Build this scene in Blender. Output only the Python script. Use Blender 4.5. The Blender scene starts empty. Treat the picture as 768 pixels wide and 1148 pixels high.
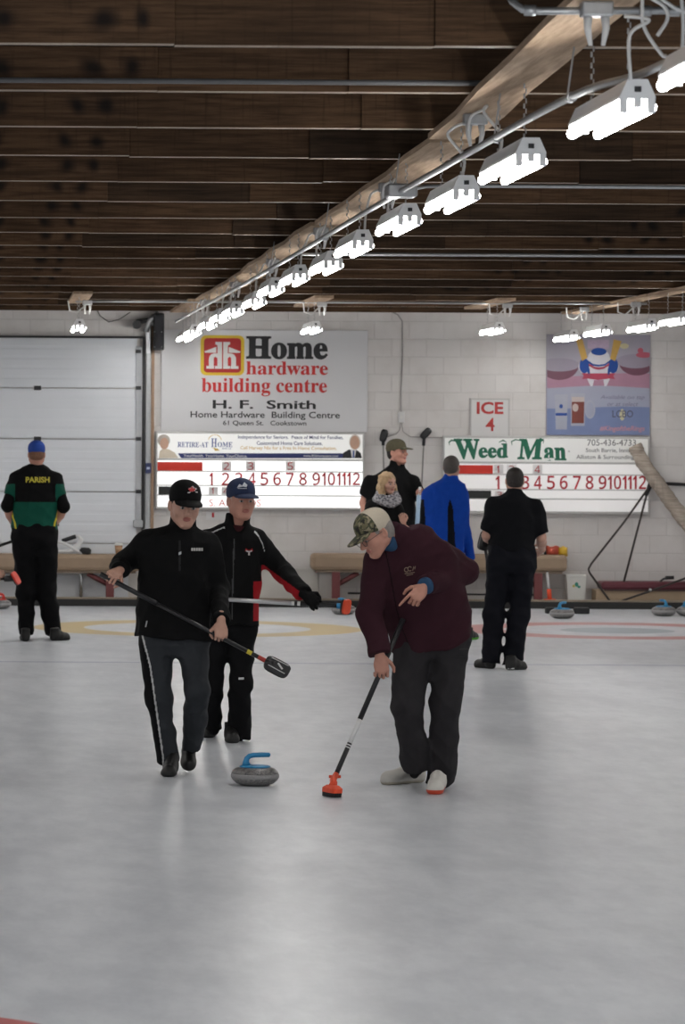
import bpy, bmesh, math, random
import numpy as np
from mathutils import Vector, Matrix
from mathutils.bvhtree import BVHTree
random.seed(7)
COL = bpy.context.scene.collection
PI = math.pi
# ---------------------------------------------------------------- camera survey
# focal length in pixels, eye height, principal point and the slight roll of the photograph (768 x 1148)
F, H, VX, HY, RR = 4220.0, 2.1, -5.0, 490.0, math.radians(0.33)
def uv(px, py):
    dx, dy = px - 384, py - 490
    return 384 + dx * math.cos(RR) + dy * math.sin(RR), 490 - dx * math.sin(RR) + dy * math.cos(RR)
def P(px, py, Y):
    u, v = uv(px, py)
    return Vector(((u - VX) * Y / F, Y, H - (v - HY) * Y / F))
def ICE(px, py, z=0.0):
    u, v = uv(px, py)
    Y = F * (H - z) / (v - HY)
    return Vector(((u - VX) * Y / F, Y, z))
WALL = 47.0
def w2(px, py, Y=WALL):
    p = P(px, py, Y); return p.x, p.z

# ---------------------------------------------------------------- materials
MATS = {}
def nd(t, kind, **kw):
    n = t.nodes.new(kind)
    for k, v in kw.items():
        if k in n.inputs: n.inputs[k].default_value = v
        else: setattr(n, k, v)
    return n
def mat(name, col, rough=.6, var=.12, scale=14.0, bump=0.0, bscale=60.0, metal=0.0, emit=0.0, spec=.4, coat=0.0, trans=0.0):
    """principled material with procedural colour variation and optional grain"""
    if name in MATS: return MATS[name]
    m = bpy.data.materials.new(name); m.use_nodes = True
    t = m.node_tree; b = t.nodes['Principled BSDF']; L = t.links
    b.inputs['Roughness'].default_value = rough; b.inputs['Metallic'].default_value = metal
    b.inputs['Specular IOR Level'].default_value = spec; b.inputs['Coat Weight'].default_value = coat
    b.inputs['Transmission Weight'].default_value = trans
    tc = nd(t, 'ShaderNodeTexCoord')
    ns = nd(t, 'ShaderNodeTexNoise', Scale=scale, Detail=4.0); L.new(tc.outputs['Object'], ns.inputs['Vector'])
    mx = nd(t, 'ShaderNodeMix', data_type='RGBA')
    c = Vector(col)
    mx.inputs[6].default_value = (*(c * (1 - var)), 1); mx.inputs[7].default_value = (*[min(1, v) for v in c * (1 + var)], 1)
    L.new(ns.outputs['Fac'], mx.inputs[0]); L.new(mx.outputs[2], b.inputs['Base Color'])
    if bump:
        n2 = nd(t, 'ShaderNodeTexNoise', Scale=bscale, Detail=3.0); L.new(tc.outputs['Object'], n2.inputs['Vector'])
        bp = nd(t, 'ShaderNodeBump', Strength=bump, Distance=.004); L.new(n2.outputs['Fac'], bp.inputs['Height']); L.new(bp.outputs[0], b.inputs['Normal'])
    if emit:
        b.inputs['Emission Strength'].default_value = emit; L.new(mx.outputs[2], b.inputs['Emission Color'])
    MATS[name] = m
    return m

class NB:
    """tiny helper for node maths"""
    def __init__(s, t): s.t = t
    def val(s, x, sock):
        if isinstance(x, (int, float)): sock.default_value = x
        else: s.t.links.new(x, sock)
    def m(s, op, a, b=None, c=None, clamp=False):
        n = s.t.nodes.new('ShaderNodeMath'); n.operation = op; n.use_clamp = clamp
        s.val(a, n.inputs[0])
        if b is not None: s.val(b, n.inputs[1])
        if c is not None: s.val(c, n.inputs[2])
        return n.outputs[0]
    def mix(s, f, a, b):
        n = s.t.nodes.new('ShaderNodeMix'); n.data_type = 'RGBA'
        s.val(f, n.inputs[0])
        for x, k in ((a, 6), (b, 7)):
            if isinstance(x, tuple): n.inputs[k].default_value = (*x, 1)
            else: s.t.links.new(x, n.inputs[k])
        return n.outputs[2]
    def noise(s, vec, scale, detail=3.0, rough=.5):
        n = s.t.nodes.new('ShaderNodeTexNoise'); n.inputs['Scale'].default_value = scale; n.inputs['Detail'].default_value = detail; n.inputs['Roughness'].default_value = rough
        s.t.links.new(vec, n.inputs['Vector']); return n.outputs['Fac']
    def map(s, vec, sc):
        n = s.t.nodes.new('ShaderNodeMapping'); n.inputs['Scale'].default_value = sc
        s.t.links.new(vec, n.inputs['Vector']); return n.outputs[0]
    def sstep(s, x, lo, hi):
        n = s.t.nodes.new('ShaderNodeMapRange'); n.interpolation_type = 'SMOOTHSTEP'
        s.val(x, n.inputs[0]); n.inputs[1].default_value = lo; n.inputs[2].default_value = hi
        return n.outputs[0]
def base_mat(name):
    m = bpy.data.materials.new(name); m.use_nodes = True; MATS[name] = m
    t = m.node_tree
    return m, t, t.nodes['Principled BSDF'], NB(t)

HOUSE_L, HOUSE_R, TEE, HOG = 2.22, 6.82, 41.2, 34.9
def ice_material():
    m, t, b, N = base_mat('curling_ice')
    geo = nd(t, 'ShaderNodeNewGeometry'); pos = geo.outputs['Position']
    sx = nd(t, 'ShaderNodeSeparateXYZ'); t.links.new(pos, sx.inputs[0]); X, Y = sx.outputs[0], sx.outputs[1]
    def dist(cx, cy):
        return N.m('SQRT', N.m('ADD', N.m('POWER', N.m('SUBTRACT', X, cx), 2.0), N.m('POWER', N.m('SUBTRACT', Y, cy), 2.0)))
    big = N.noise(N.map(pos, (1.0, .4, 1)), 1.1, 4, .6)
    fine = N.noise(N.map(pos, (1.0, .35, 1)), 5.0, 6, .7)
    f = N.m('ADD', N.m('MULTIPLY', big, .5), N.m('MULTIPLY', fine, .5))
    col = N.mix(N.sstep(f, .34, .66), ICE_A, ICE_B)
    def band(d, r0, r1, e=.012):
        return N.m('MULTIPLY', N.sstep(d, r0 - e, r0 + e), N.m('SUBTRACT', 1.0, N.sstep(d, r1 - e, r1 + e)))
    wear = N.m('ADD', .72, N.m('MULTIPLY', fine, .3))
    dl, dr, dn = dist(HOUSE_L, TEE), dist(HOUSE_R, TEE), dist(-.27, 13.15)
    for d, r0, r1, c in ((dl, 1.24, 1.8, (.56, .40, .12)), (dr, 1.24, 1.8, (.50, .16, .15)), (dr, -1, .62, (.30, .37, .40)), (dl, -1, .62, (.30, .37, .40)),
                         (dn, .2, .52, (.55, .09, .08))):
        col = N.mix(N.m('MULTIPLY', band(d, r0, r1), wear), col, c)
    for y0, w, c in ((HOG, .05, (.20, .22, .36)),):
        ab = N.m('ABSOLUTE', N.m('SUBTRACT', Y, y0))
        col = N.mix(N.m('MULTIPLY', N.m('SUBTRACT', 1.0, N.sstep(ab, w - .01, w + .02)), .8), col, c)
    t.links.new(col, b.inputs['Base Color'])
    t.links.new(N.m('ADD', ICE_R, N.m('MULTIPLY', N.sstep(big, .3, .7), .05)), b.inputs['Roughness'])
    b.inputs['Specular IOR Level'].default_value = ICE_S
    wav = N.noise(N.map(pos, (1, .6, 1)), 3.0, 1)
    bp = nd(t, 'ShaderNodeBump', Strength=.16, Distance=.004)
    t.links.new(N.m('MULTIPLY', wav, 1.6), bp.inputs['Height']); t.links.new(bp.outputs[0], b.inputs['Normal'])
    return m
ICE_A, ICE_B, ICE_R, ICE_S = (.51, .53, .57), (.69, .71, .745), .282, .2

def block_material():
    m, t, b, N = base_mat('painted_concrete_block')
    geo = nd(t, 'ShaderNodeNewGeometry'); pos = geo.outputs['Position']
    sx = nd(t, 'ShaderNodeSeparateXYZ'); t.links.new(pos, sx.inputs[0])
    cb = nd(t, 'ShaderNodeCombineXYZ'); t.links.new(sx.outputs[0], cb.inputs[0]); t.links.new(sx.outputs[2], cb.inputs[1])
    br = nd(t, 'ShaderNodeTexBrick', Scale=1.0); br.offset = .5
    br.inputs['Mortar Size'].default_value = .009; br.inputs['Mortar Smooth'].default_value = .4
    br.inputs['Brick Width'].default_value = .43; br.inputs['Row Height'].default_value = .222
    br.inputs['Color1'].default_value = (.69, .665, .65, 1); br.inputs['Color2'].default_value = (.645, .62, .605, 1); br.inputs['Mortar'].default_value = (.63, .605, .59, 1)
    t.links.new(cb.outputs[0], br.inputs['Vector'])
    n = N.noise(pos, 2.2, 5, .6)
    col = N.mix(N.m('MULTIPLY', N.sstep(n, .4, .75), .35), br.outputs['Color'], (.47, .43, .40))
    t.links.new(col, b.inputs['Base Color']); b.inputs['Roughness'].default_value = .55
    bp = nd(t, 'ShaderNodeBump', Strength=.5, Distance=.008)
    t.links.new(N.m('ADD', N.m('SUBTRACT', 1.0, br.outputs['Fac']), N.m('MULTIPLY', N.noise(pos, 40, 3), .25)), bp.inputs['Height']); t.links.new(bp.outputs[0], b.inputs['Normal'])
    return m

def timber_material(name, c0, c1, knots=False, axis=0, rough=.8):
    m, t, b, N = base_mat(name)
    geo = nd(t, 'ShaderNodeNewGeometry'); pos = geo.outputs['Position']
    sx = nd(t, 'ShaderNodeSeparateXYZ'); t.links.new(pos, sx.inputs[0]); X, Y, Z = sx.outputs
    sc = (1.2, 6, 22) if axis == 0 else (16, .9, 22)
    g = N.noise(N.map(pos, sc), 2.2, 6, .65)
    pt = N.noise(N.map(pos, (.9, .9, 1.2) if axis == 0 else (1, .3, 1)), 1.1, 3)
    col = N.mix(N.sstep(g, .3, .7), c0, c1)
    col = N.mix(N.m('MULTIPLY', N.sstep(pt, .35, .7), .55), col, tuple(v * .6 for v in c0))
    if axis == 0:   # short vertical saw marks
        v = N.noise(N.map(pos, (22, 1, 1.5)), 2.0, 3)
        col = N.mix(N.m('MULTIPLY', N.sstep(v, .55, .75), .4), col, tuple(x * .5 for x in c0))
    if knots:       # soot-dark round stains, same places on every timber
        w = N.m('MULTIPLY', N.m('SUBTRACT', N.noise(N.map(pos, (1, .8, 1)), 3.0, 2), .5), .22)
        wz = N.m('MULTIPLY', N.m('SUBTRACT', N.noise(N.map(pos, (.5, .9, 1)), 2.0, 2), .5), .10)
        for kx in (.02, .40, .57, 4.92, 5.08, 5.36, 5.52, 6.4, 6.6):
            d = N.m('SQRT', N.m('ADD', N.m('POWER', N.m('SUBTRACT', N.m('ADD', X, w), kx), 2.0), N.m('POWER', N.m('SUBTRACT', N.m('ADD', Z, wz), 3.755), 2.0)))
            col = N.mix(N.m('MULTIPLY', N.m('SUBTRACT', 1.0, N.sstep(d, .008, .072)), .9), col, (.008, .006, .006))
    t.links.new(col, b.inputs['Base Color']); b.inputs['Roughness'].default_value = rough; b.inputs['Specular IOR Level'].default_value = .2
    bp = nd(t, 'ShaderNodeBump', Strength=.5, Distance=.004); t.links.new(g, bp.inputs['Height']); t.links.new(bp.outputs[0], b.inputs['Normal'])
    return m

# ---------------------------------------------------------------- mesh builder
def frame_from(u):
    u = Vector(u).normalized()
    a = Vector((0, 0, 1)) if abs(u.z) < .9 else Vector((1, 0, 0))
    x = u.cross(a).normalized(); return x, u.cross(x).normalized(), u
def spline(pts, n=5):
    p = [Vector(v) for v in pts]; p = [p[0] * 2 - p[1]] + p + [p[-1] * 2 - p[-2]]; o = []
    for i in range(1, len(p) - 2):
        for j in range(n):
            t = j / n; a, b, c, d = p[i - 1], p[i], p[i + 1], p[i + 2]
            o.append(.5 * ((2 * b) + (c - a) * t + (2 * a - 5 * b + 4 * c - d) * t * t + (3 * b - a - 3 * c + d) * t ** 3))
    return o + [p[-2]]
class MB:
    def __init__(s): s.bm = bmesh.new(); s.mi = 0
    def _mi(s, faces):
        for f in faces: f.material_index = s.mi
    def box(s, lo, hi, bev=0.0, R=None, c=None):
        lo, hi = Vector(lo), Vector(hi); r = bmesh.ops.create_cube(s.bm, size=1.0); vs = r['verts']
        for v in vs: v.co = Vector(((lo.x + hi.x) / 2 + v.co.x * (hi.x - lo.x), (lo.y + hi.y) / 2 + v.co.y * (hi.y - lo.y), (lo.z + hi.z) / 2 + v.co.z * (hi.z - lo.z)))
        fs = list({f for v in vs for f in v.link_faces}); s._mi(fs)
        if bev:
            es = list({e for v in vs for e in v.link_edges})
            r2 = bmesh.ops.bevel(s.bm, geom=es, offset=bev, segments=2, profile=.5, affect='EDGES'); s._mi(r2['faces']); vs = list({v for f in r2['faces'] for v in f.verts} | {v for v in vs if v.is_valid})
        if R is not None:
            for v in vs: v.co = R @ (v.co - c) + c
        return s
    def tube(s, pts, r, seg=10, caps=True, rs=None):
        pts = [Vector(p) for p in pts]; rings = []
        n = len(pts); x = None
        for i, p in enumerate(pts):
            u = (pts[min(i + 1, n - 1)] - pts[max(i - 1, 0)]).normalized()
            if x is None: x, y, _ = frame_from(u)
            else:
                x = (x - u * x.dot(u)).normalized()
            y = u.cross(x)
            rr = rs[i] if rs else r
            rings.append([s.bm.verts.new(p + (x * math.cos(2 * PI * k / seg) + y * math.sin(2 * PI * k / seg)) * rr) for k in range(seg)])
        fs = []
        for a, b in zip(rings, rings[1:]):
            for k in range(seg): fs.append(s.bm.faces.new((a[k], a[(k + 1) % seg], b[(k + 1) % seg], b[k])))
        if caps: fs.append(s.bm.faces.new(rings[0][::-1])); fs.append(s.bm.faces.new(rings[-1]))
        s._mi(fs)
        for f in fs: f.smooth = len(f.verts) == 4
        return s
    def lathe(s, prof, c, seg=28, M=None):
        c = Vector(c); rings = []
        for r, z in prof:
            ring = []
            for k in range(seg):
                v = Vector((max(r, 1e-4) * math.cos(2 * PI * k / seg), max(r, 1e-4) * math.sin(2 * PI * k / seg), z))
                ring.append(s.bm.verts.new(c + (M @ v if M is not None else v)))
            rings.append(ring)
        fs = []
        for a, b in zip(rings, rings[1:]):
            for k in range(seg): fs.append(s.bm.faces.new((a[k], a[(k + 1) % seg], b[(k + 1) % seg], b[k])))
        fs.append(s.bm.faces.new(rings[0][::-1])); fs.append(s.bm.faces.new(rings[-1])); s._mi(fs)
        for f in fs: f.smooth = len(f.verts) == 4
        return s
    def prism(s, poly, y0, y1):
        """polygon in the XZ plane, y0 front .. y1 back"""
        a = [s.bm.verts.new((x, y0, z)) for x, z in poly]; b = [s.bm.verts.new((x, y1, z)) for x, z in poly]
        n = len(poly); fs = [s.bm.faces.new(a), s.bm.faces.new(b[::-1])]
        for i in range(n): fs.append(s.bm.faces.new((a[i], b[i], b[(i + 1) % n], a[(i + 1) % n])))
        s._mi(fs); return s
    def ball(s, c, r, seg=16, M=None, sc=(1, 1, 1)):
        rr = bmesh.ops.create_uvsphere(s.bm, u_segments=seg, v_segments=max(8, seg // 2), radius=1.0); c = Vector(c)
        for v in rr['verts']:
            w = Vector((v.co.x * sc[0], v.co.y * sc[1], v.co.z * sc[2])) * r
            v.co = c + (M @ w if M is not None else w)
        fs = list({f for v in rr['verts'] for f in v.link_faces}); s._mi(fs)
        for f in fs: f.smooth = True
        return s
    def build(s, name, mats, parent=None, origin=None, recalc=True):
        if recalc: bmesh.ops.recalc_face_normals(s.bm, faces=s.bm.faces)
        if origin is None:
            if parent is None:
                co = [v.co for v in s.bm.verts]
                origin = Vector((sum(v.x for v in co) / len(co), sum(v.y for v in co) / len(co), min(v.z for v in co)))
            else: origin = wloc(parent)
        origin = Vector(origin)
        for v in s.bm.verts: v.co -= origin
        me = bpy.data.meshes.new(name); s.bm.to_mesh(me); s.bm.free()
        return link(name, me, mats, parent, origin)
WLOC = {}
def wloc(o): return WLOC[o.name]
def link(name, me, mats, parent=None, origin=(0, 0, 0)):
    o = bpy.data.objects.new(name, me); COL.objects.link(o)
    for m in (mats if isinstance(mats, (list, tuple)) else [mats]): me.materials.append(m)
    o.location = Vector(origin) - (wloc(parent) if parent else Vector((0, 0, 0)))
    if parent: o.parent = parent
    WLOC[o.name] = Vector(origin)
    return o
def tag(o, label=None, cat=None, group=None, kind='thing'):
    if label: o['label'] = label
    if cat: o['category'] = cat; o['kind'] = kind
    if group: o['group'] = group
    return o
def thing(name, loc, label, cat, group=None):
    o = bpy.data.objects.new(name, None); COL.objects.link(o); o.location = loc; o.empty_display_size = .1
    WLOC[o.name] = Vector(loc)
    return tag(o, label, cat, group)
def struct(o, label=None):
    o['kind'] = 'structure'
    if label: o['label'] = label; o['category'] = o.name.split('_')[0].split('.')[0]
    return o
def dup(root, loc, label, group=None):
    r = root.copy(); COL.objects.link(r); r.location = loc; WLOC[r.name] = Vector(loc)
    r['label'] = label
    if group: r['group'] = group
    for ch in list(root.children):
        c = ch.copy(); COL.objects.link(c); c.parent = r
        for g in list(ch.children):
            d = g.copy(); COL.objects.link(d); d.parent = c
    return r
def serif(t):
    o = ''
    for ch in t:
        if 'A' <= ch <= 'Z': o += chr(0x1D400 + ord(ch) - 65)
        elif 'a' <= ch <= 'z': o += chr(0x1D41A + ord(ch) - 97)
        elif '0' <= ch <= '9': o += chr(0x1D7CE + ord(ch) - 48)
        else: o += ch
    return o
def text_geo(body, bold=0.0, shear=0.0, space=1.0):
    cu = bpy.data.curves.new('t', 'FONT'); cu.body = body; cu.size = 1.0; cu.offset = bold; cu.shear = shear; cu.extrude = .5; cu.resolution_u = 3; cu.space_character = space
    ob = bpy.data.objects.new('t', cu); COL.objects.link(ob)
    dg = bpy.context.evaluated_depsgraph_get(); dg.update()
    me = bpy.data.meshes.new_from_object(ob.evaluated_get(dg))
    co = np.array([v.co[:] for v in me.vertices]); fa = [tuple(p.vertices) for p in me.polygons]
    bpy.data.objects.remove(ob); bpy.data.curves.remove(cu); bpy.data.meshes.remove(me)
    return co, fa
def lettering(body, x0, x1, z0, z1, y, m, parent, bold=0.0, shear=0.0, th=.003, space=1.0, name='lettering', turn=False):
    """text fitted to a box in the wall plane, facing the rink"""
    co, fa = text_geo(body, bold, shear, space)
    lo, hi = co.min(0), co.max(0)
    q = (co - lo) / np.maximum(hi - lo, 1e-6)
    if turn: q[:, :2] = 1 - q[:, :2]
    V = np.stack([x0 + q[:, 0] * (x1 - x0), y - q[:, 2] * th, z0 + q[:, 1] * (z1 - z0)], 1)
    o = wloc(parent); me = bpy.data.meshes.new(name); me.from_pydata((V - np.array(o)).tolist(), [], fa); me.update()
    return link(name, me, m, parent, o)
def ptext(body, px0, py0, px1, py1, Y, m, parent, **k):
    x0, z1 = w2(px0, py0, Y); x1, z0 = w2(px1, py1, Y)
    z = (w2((px0 + px1) / 2, py0, Y)[1], w2((px0 + px1) / 2, py1, Y)[1])
    return lettering(body, x0, x1, z[1], z[0], Y, m, parent, **k)
def pbox(mb, px0, py0, px1, py1, y0, y1, bev=0.0, Y=WALL):
    """box from a pixel rectangle on the plane Y, y0..y1 in depth"""
    c = ((px0 + px1) / 2, (py0 + py1) / 2)
    x0, x1 = w2(px0, c[1], Y)[0], w2(px1, c[1], Y)[0]; z1, z0 = w2(c[0], py0, Y)[1], w2(c[0], py1, Y)[1]
    return mb.box((x0, y0, z0), (x1, y1, z1), bev)
def circle(cx, cz, rx, rz, n=24, a0=0, a1=2 * PI):
    full = abs(a1 - a0 - 2 * PI) < 1e-6
    return [(cx + rx * math.cos(a0 + (a1 - a0) * i / (n if full else n - 1)), cz + rz * math.sin(a0 + (a1 - a0) * i / (n if full else n - 1))) for i in range(n)]
def rrect(x0, z0, x1, z1, r, n=6):
    o = []
    for cx, cz, a in ((x1 - r, z0 + r, -PI / 2), (x1 - r, z1 - r, 0), (x0 + r, z1 - r, PI / 2), (x0 + r, z0 + r, PI)):
        o += [(cx + r * math.cos(a + PI / 2 * i / n), cz + r * math.sin(a + PI / 2 * i / n)) for i in range(n + 1)]
    return o
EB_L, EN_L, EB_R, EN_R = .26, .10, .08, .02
# ================================================================ SETTING
XL, XR, YN, ZD = -5.2, 14.0, 8.0, 3.86     # side walls, near end, deck height
M_ICE = ice_material(); M_BLOCK = block_material()
WOOD_A = timber_material('dark_joist_timber', (.043, .023, .012), (.112, .062, .032), knots=True)
WOOD_B = timber_material('brown_joist_timber', (.052, .028, .0145), (.130, .072, .038), knots=True)
WOOD_C = timber_material('charred_joist_timber', (.026, .0155, .009), (.074, .043, .024), knots=True)
EDGE = timber_material('lit_joist_edge', (.26, .20, .15), (.40, .32, .25), rough=.5)  # joist undersides: light from below painted in as a paler timber colour
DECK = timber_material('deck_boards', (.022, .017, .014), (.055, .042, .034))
PLANK = timber_material('pale_runner_plank', (.32, .225, .15), (.56, .41, .285), axis=1)
WHITE = mat('white_paint', (.70, .69, .67), .5, .06)
GREYM = mat('galvanised_steel', (.42, .43, .44), .42, .15, 30, metal=.7)
DARKM = mat('dark_metal', (.03, .03, .032), .45, .2)
BLACK = mat('matt_black', (.012, .012, .013), .55, .2)

def plane_box(name, lo, hi, m):
    return struct(MB().box(lo, hi).build(name, m, origin=((lo[0] + hi[0]) / 2, (lo[1] + hi[1]) / 2, lo[2])))
ICE_END = 46.35
plane_box('floor', (XL, YN, -.10), (XR, ICE_END, 0), M_ICE)
plane_box('wall_back', (XL, WALL, -.1), (XR, WALL + .2, ZD + .1), M_BLOCK)
plane_box('wall_left', (XL - .2, YN, -.1), (XL, WALL + .2, ZD + .1), M_BLOCK)
plane_box('wall_right', (XR, YN, -.1), (XR + .2, WALL + .2, ZD + .1), M_BLOCK)
# roof deck of boards running away from the camera
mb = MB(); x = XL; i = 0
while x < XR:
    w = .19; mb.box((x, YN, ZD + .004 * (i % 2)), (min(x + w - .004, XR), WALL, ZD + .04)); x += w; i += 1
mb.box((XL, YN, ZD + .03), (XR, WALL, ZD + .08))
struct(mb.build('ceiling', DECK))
# walkway behind the ice with its dark bumper
mb = MB(); mb.box((XL, ICE_END + .05, -.1), (XR, WALL, .06)); walk = struct(mb.build('floor_walkway', mat('walkway_plywood', (.26, .21, .16), .8, .2, 6)))
mb = MB()
mb.box((XL, ICE_END, -.1), (XR, ICE_END + .05, .085), .006)
struct(mb.build('trim_1', mat('bumper_rubber', (.022, .022, .022), .75, .3, 8)))
mb = MB()
mb.box((XL, ICE_END + .05, .06), (XR, ICE_END + .19, .105), .006)
struct(mb.build('trim_2', mat('bumper_rail_wood', (.27, .22, .17), .7, .2, 5)))
# timber plate on top of the back wall
mb = MB(); mb.box((XL, WALL - .05, 3.66), (XR, WALL, 3.80)); struct(mb.build('trim_3', WOOD_B))

# joists
ORD = ['first', 'second', 'third', 'fourth', 'fifth', 'sixth', 'seventh', 'eighth', 'ninth', 'tenth', 'eleventh', 'twelfth', 'thirteenth', 'fourteenth', 'fifteenth', 'sixteenth', 'seventeenth', 'eighteenth']
JY = [15.0 + 2.0 * k for k in range(16)]
JB = 3.66
for k, y in enumerate(JY):
    rng = random.Random(100 + k)
    mb = MB(); t = .085
    cuts = [XL + .02, .72 + rng.uniform(-.02, .02), 1.72 + rng.uniform(-.25, .35), 3.3 + rng.uniform(-.4, .5), 5.1 + rng.uniform(-.6, .6), 8.0, XR - .02]
    for i in range(len(cuts) - 1):
        mb.mi = rng.choice([0, 1, 2, 1]) if i != 0 else rng.choice([0, 1])
        dy = (i % 2) * .012 + rng.uniform(0, .004); dz = rng.uniform(-.006, .006)
        mb.box((cuts[i], y + dy, JB + dz), (cuts[i + 1], y + dy + t, ZD - .002), .003)
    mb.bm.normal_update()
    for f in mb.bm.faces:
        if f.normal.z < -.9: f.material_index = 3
    n = len(JY) - 1 - k
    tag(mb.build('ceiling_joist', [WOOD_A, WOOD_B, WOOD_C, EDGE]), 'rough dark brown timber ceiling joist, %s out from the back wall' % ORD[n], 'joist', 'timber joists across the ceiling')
# blocks of decking nailed above, small bright nail plates left out

# runner planks under the joists, carrying the lamps
def runner(pts, w, label, th=.03):
    mb = MB(); n = len(pts); vs = []
    for (x, y) in pts:
        z = JB - .001
        vs.append([mb.bm.verts.new(c) for c in ((x - w / 2, y, z), (x + w / 2, y, z), (x + w / 2, y, z - th), (x - w / 2, y, z - th))])
    for a, b in zip(vs, vs[1:]):
        for q in range(4): mb.bm.faces.new((a[q], a[(q + 1) % 4], b[(q + 1) % 4], b[q]))
    mb.bm.faces.new(vs[0]); mb.bm.faces.new(vs[-1])
    return tag(mb.build('runner_plank', PLANK), label, 'plank', 'runner planks under the joists')
XS = lambda y: float(np.interp(y, [11, 13, 15.5, 19, 22.2, 30, 38, 46], [2.06, 2.12, 2.2, 2.33, 2.38, 2.41, 2.40, 2.33]))
segs = [(11.2, 19.3, 'pale timber runner plank above the nearest lamps of the long row'), (19.5, 27.2, 'pale timber runner plank of the long row, second from its near end'),
        (27.3, 35.1, 'pale timber runner plank in the middle of the long row'), (35.2, 42.6, 'pale timber runner plank of the long row, last but one before the back wall'),
        (42.7, 46.6, 'short pale runner plank at the far end of the long row')]
for i, (y0, y1, lb) in enumerate(segs):
    o = (.0, .012, -.01, .015, -.05)[i]
    runner([(XS(y0 + (y1 - y0) * j / 6) + o + .012 * math.sin(3 * j + i), y0 + (y1 - y0) * j / 6) for j in range(7)], .235 if i < 2 else .25, lb)
XR2 = lambda y: float(np.interp(y, [33, 39, 46], [7.12, 7.1, 7.06]))
runner([(XR2(y), y) for y in (33, 35, 37, 39, 40.4)], .2, 'pale runner plank above the nearer lamps at the right edge')
runner([(XR2(y), y) for y in (40.5, 42, 44, 46.4)], .2, 'pale runner plank above the hanging lamps over the beer poster')
for px, Y, lb in ((88, 42.0, 'short pale plank above the lone lamp at the garage door'), (350, 42.8, 'short pale plank above the lone lamp over the red and yellow sign'), (548, 43.2, 'short pale plank above the lone lamp over the ICE 4 sign')):
    c = P(px, 345, Y).x + .02
    runner([(c, Y - 1.35), (c, Y + .2), (c, Y + 1.6)], .21, lb)

# ---------------------------------------------------------------- lamps
TUBE_E = 13.2
TUBE = mat('lit_fluorescent_tube', (1.0, .985, .955), .4, .0, emit=TUBE_E)
LAMPW = mat('lamp_enamel', (.92, .92, .92), .4, .04)
CHAIN = mat('lamp_wire', (.45, .45, .45), .5, .1)
LZ = 3.318
def make_lamp(loc, label, group):
    x, y, z = loc; r = thing('fluorescent_light', loc, label, 'light', group)
    L = .61
    def xs(pts, y0, y1): return [(x + a, z + b) for a, b in pts]
    mb = MB(); mb.prism(xs([(-.036, .066), (.036, .066), (.064, .004), (.064, -.004), (-.064, -.004), (-.064, .004)], 0, 0), y - L, y + L)
    mb.build('housing', LAMPW, r)
    for s in (-1, 1):
        mb = MB(); mb.tube([(x + s * .052, y - L + .02, z - .034), (x + s * .052, y + L - .02, z - .034)], .020, 12); mb.build('tube', TUBE, r)
    for e in (-1, 1):
        mb = MB()
        for s in (-1, 0, 1): mb.box((x + s * .05 - .014, y + e * (L - .012) - .012, z - .055 + (.02 if s == 0 else 0)), (x + s * .05 + .014, y + e * (L - .012) + .012, z + .0), .004)
        mb.build('lampholder', LAMPW, r)
    mb = MB(); mb.box((x - .012, y - L - .004, z + .02), (x + .012, y - L + .002, z + .04)); mb.build('knockout_hole', DARKM, r)
    for e in (-1, 1):
        mb = MB(); top = JB - .03
        n = 12
        for i in range(n):
            a = z + .055 + (top - z - .055) * i / n; b = z + .055 + (top - z - .055) * (i + 1) / n
            mb.tube([(x + .004 * (-1) ** i, y + e * .42, a), (x + .004 * (-1) ** i, y + e * .42, b)], .0045 if i % 2 else .003, 6)
        mb.build('hanging_chain', CHAIN, r)
    return r
G1 = 'lamps of the long row over the left sheet'
LY = [12.02 + .0] + [14.1 + 2.44 * k for k in range(14)]
lamp0 = None
for k, y in enumerate(LY):
    lb = 'hanging twin-tube fluorescent light, %s from the near end of the long row' % ORD[k] if k < 14 else 'hanging twin-tube fluorescent light at the far end of the long row'
    x = 2.28 + .02 * math.sin(2.3 * k)
    if lamp0 is None: lamp0 = make_lamp((x, y, LZ), lb, G1)
    else: dup(lamp0, (x, y, LZ + .012 * math.sin(1.7 * k + 1)), lb, G1)
for px, py, Y, lb in ((88, 368, 42.0, 'lone hanging fluorescent light in front of the garage door'), (349, 370, 42.8, 'lone hanging fluorescent light in front of the red and yellow sign'), (552, 371, 43.2, 'lone hanging fluorescent light above the ICE 4 sign')):
    p = P(px, py, Y); dup(lamp0, (p.x, Y, p.z + .02), lb, 'lone lamps near the back wall')
for py, Y, lb in ((378, 45.8, 'hanging fluorescent light over the beer poster, farthest of the right row'), (372, 43.4, 'hanging fluorescent light over the beer poster, second from the back wall'),
                  (366.5, 41.2, 'hanging fluorescent light over the beer poster, third from the back wall'), (359, 39.0, 'hanging fluorescent light cut by the right edge of the photo')):
    px = {378: 635, 372: 670, 366.5: 720, 359: 757}[py]
    p = P(px, py, Y); dup(lamp0, (p.x, Y, p.z + .01), lb, 'lamps of the row over the right sheet')
# the other lamp rows of the rink, outside the picture, light it as well
def rink_lamp(x, y, L=1.2, e=1.0):
    l = bpy.data.lights.new('rink_tube_lamp', 'AREA'); l.shape = 'RECTANGLE'; l.size = .14; l.size_y = L; l.energy = e; l.color = (1.0, .985, .955)
    o = bpy.data.objects.new('rink_tube_lamp', l); COL.objects.link(o); o.location = (x, y, LZ); o['kind'] = 'helper'
RL = .62 * TUBE_E
for x in (-2.5, 11.8):
    for k in range(9): rink_lamp(x, 12.5 + 4.0 * k, 1.6, RL * 4.0 / 2.44)
for k in range(6): rink_lamp(7.05, 12.5 + 4.2 * k, 1.6, RL * 4.2 / 2.44)
rink_lamp(2.28, 9.3, 1.6, RL)

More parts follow.
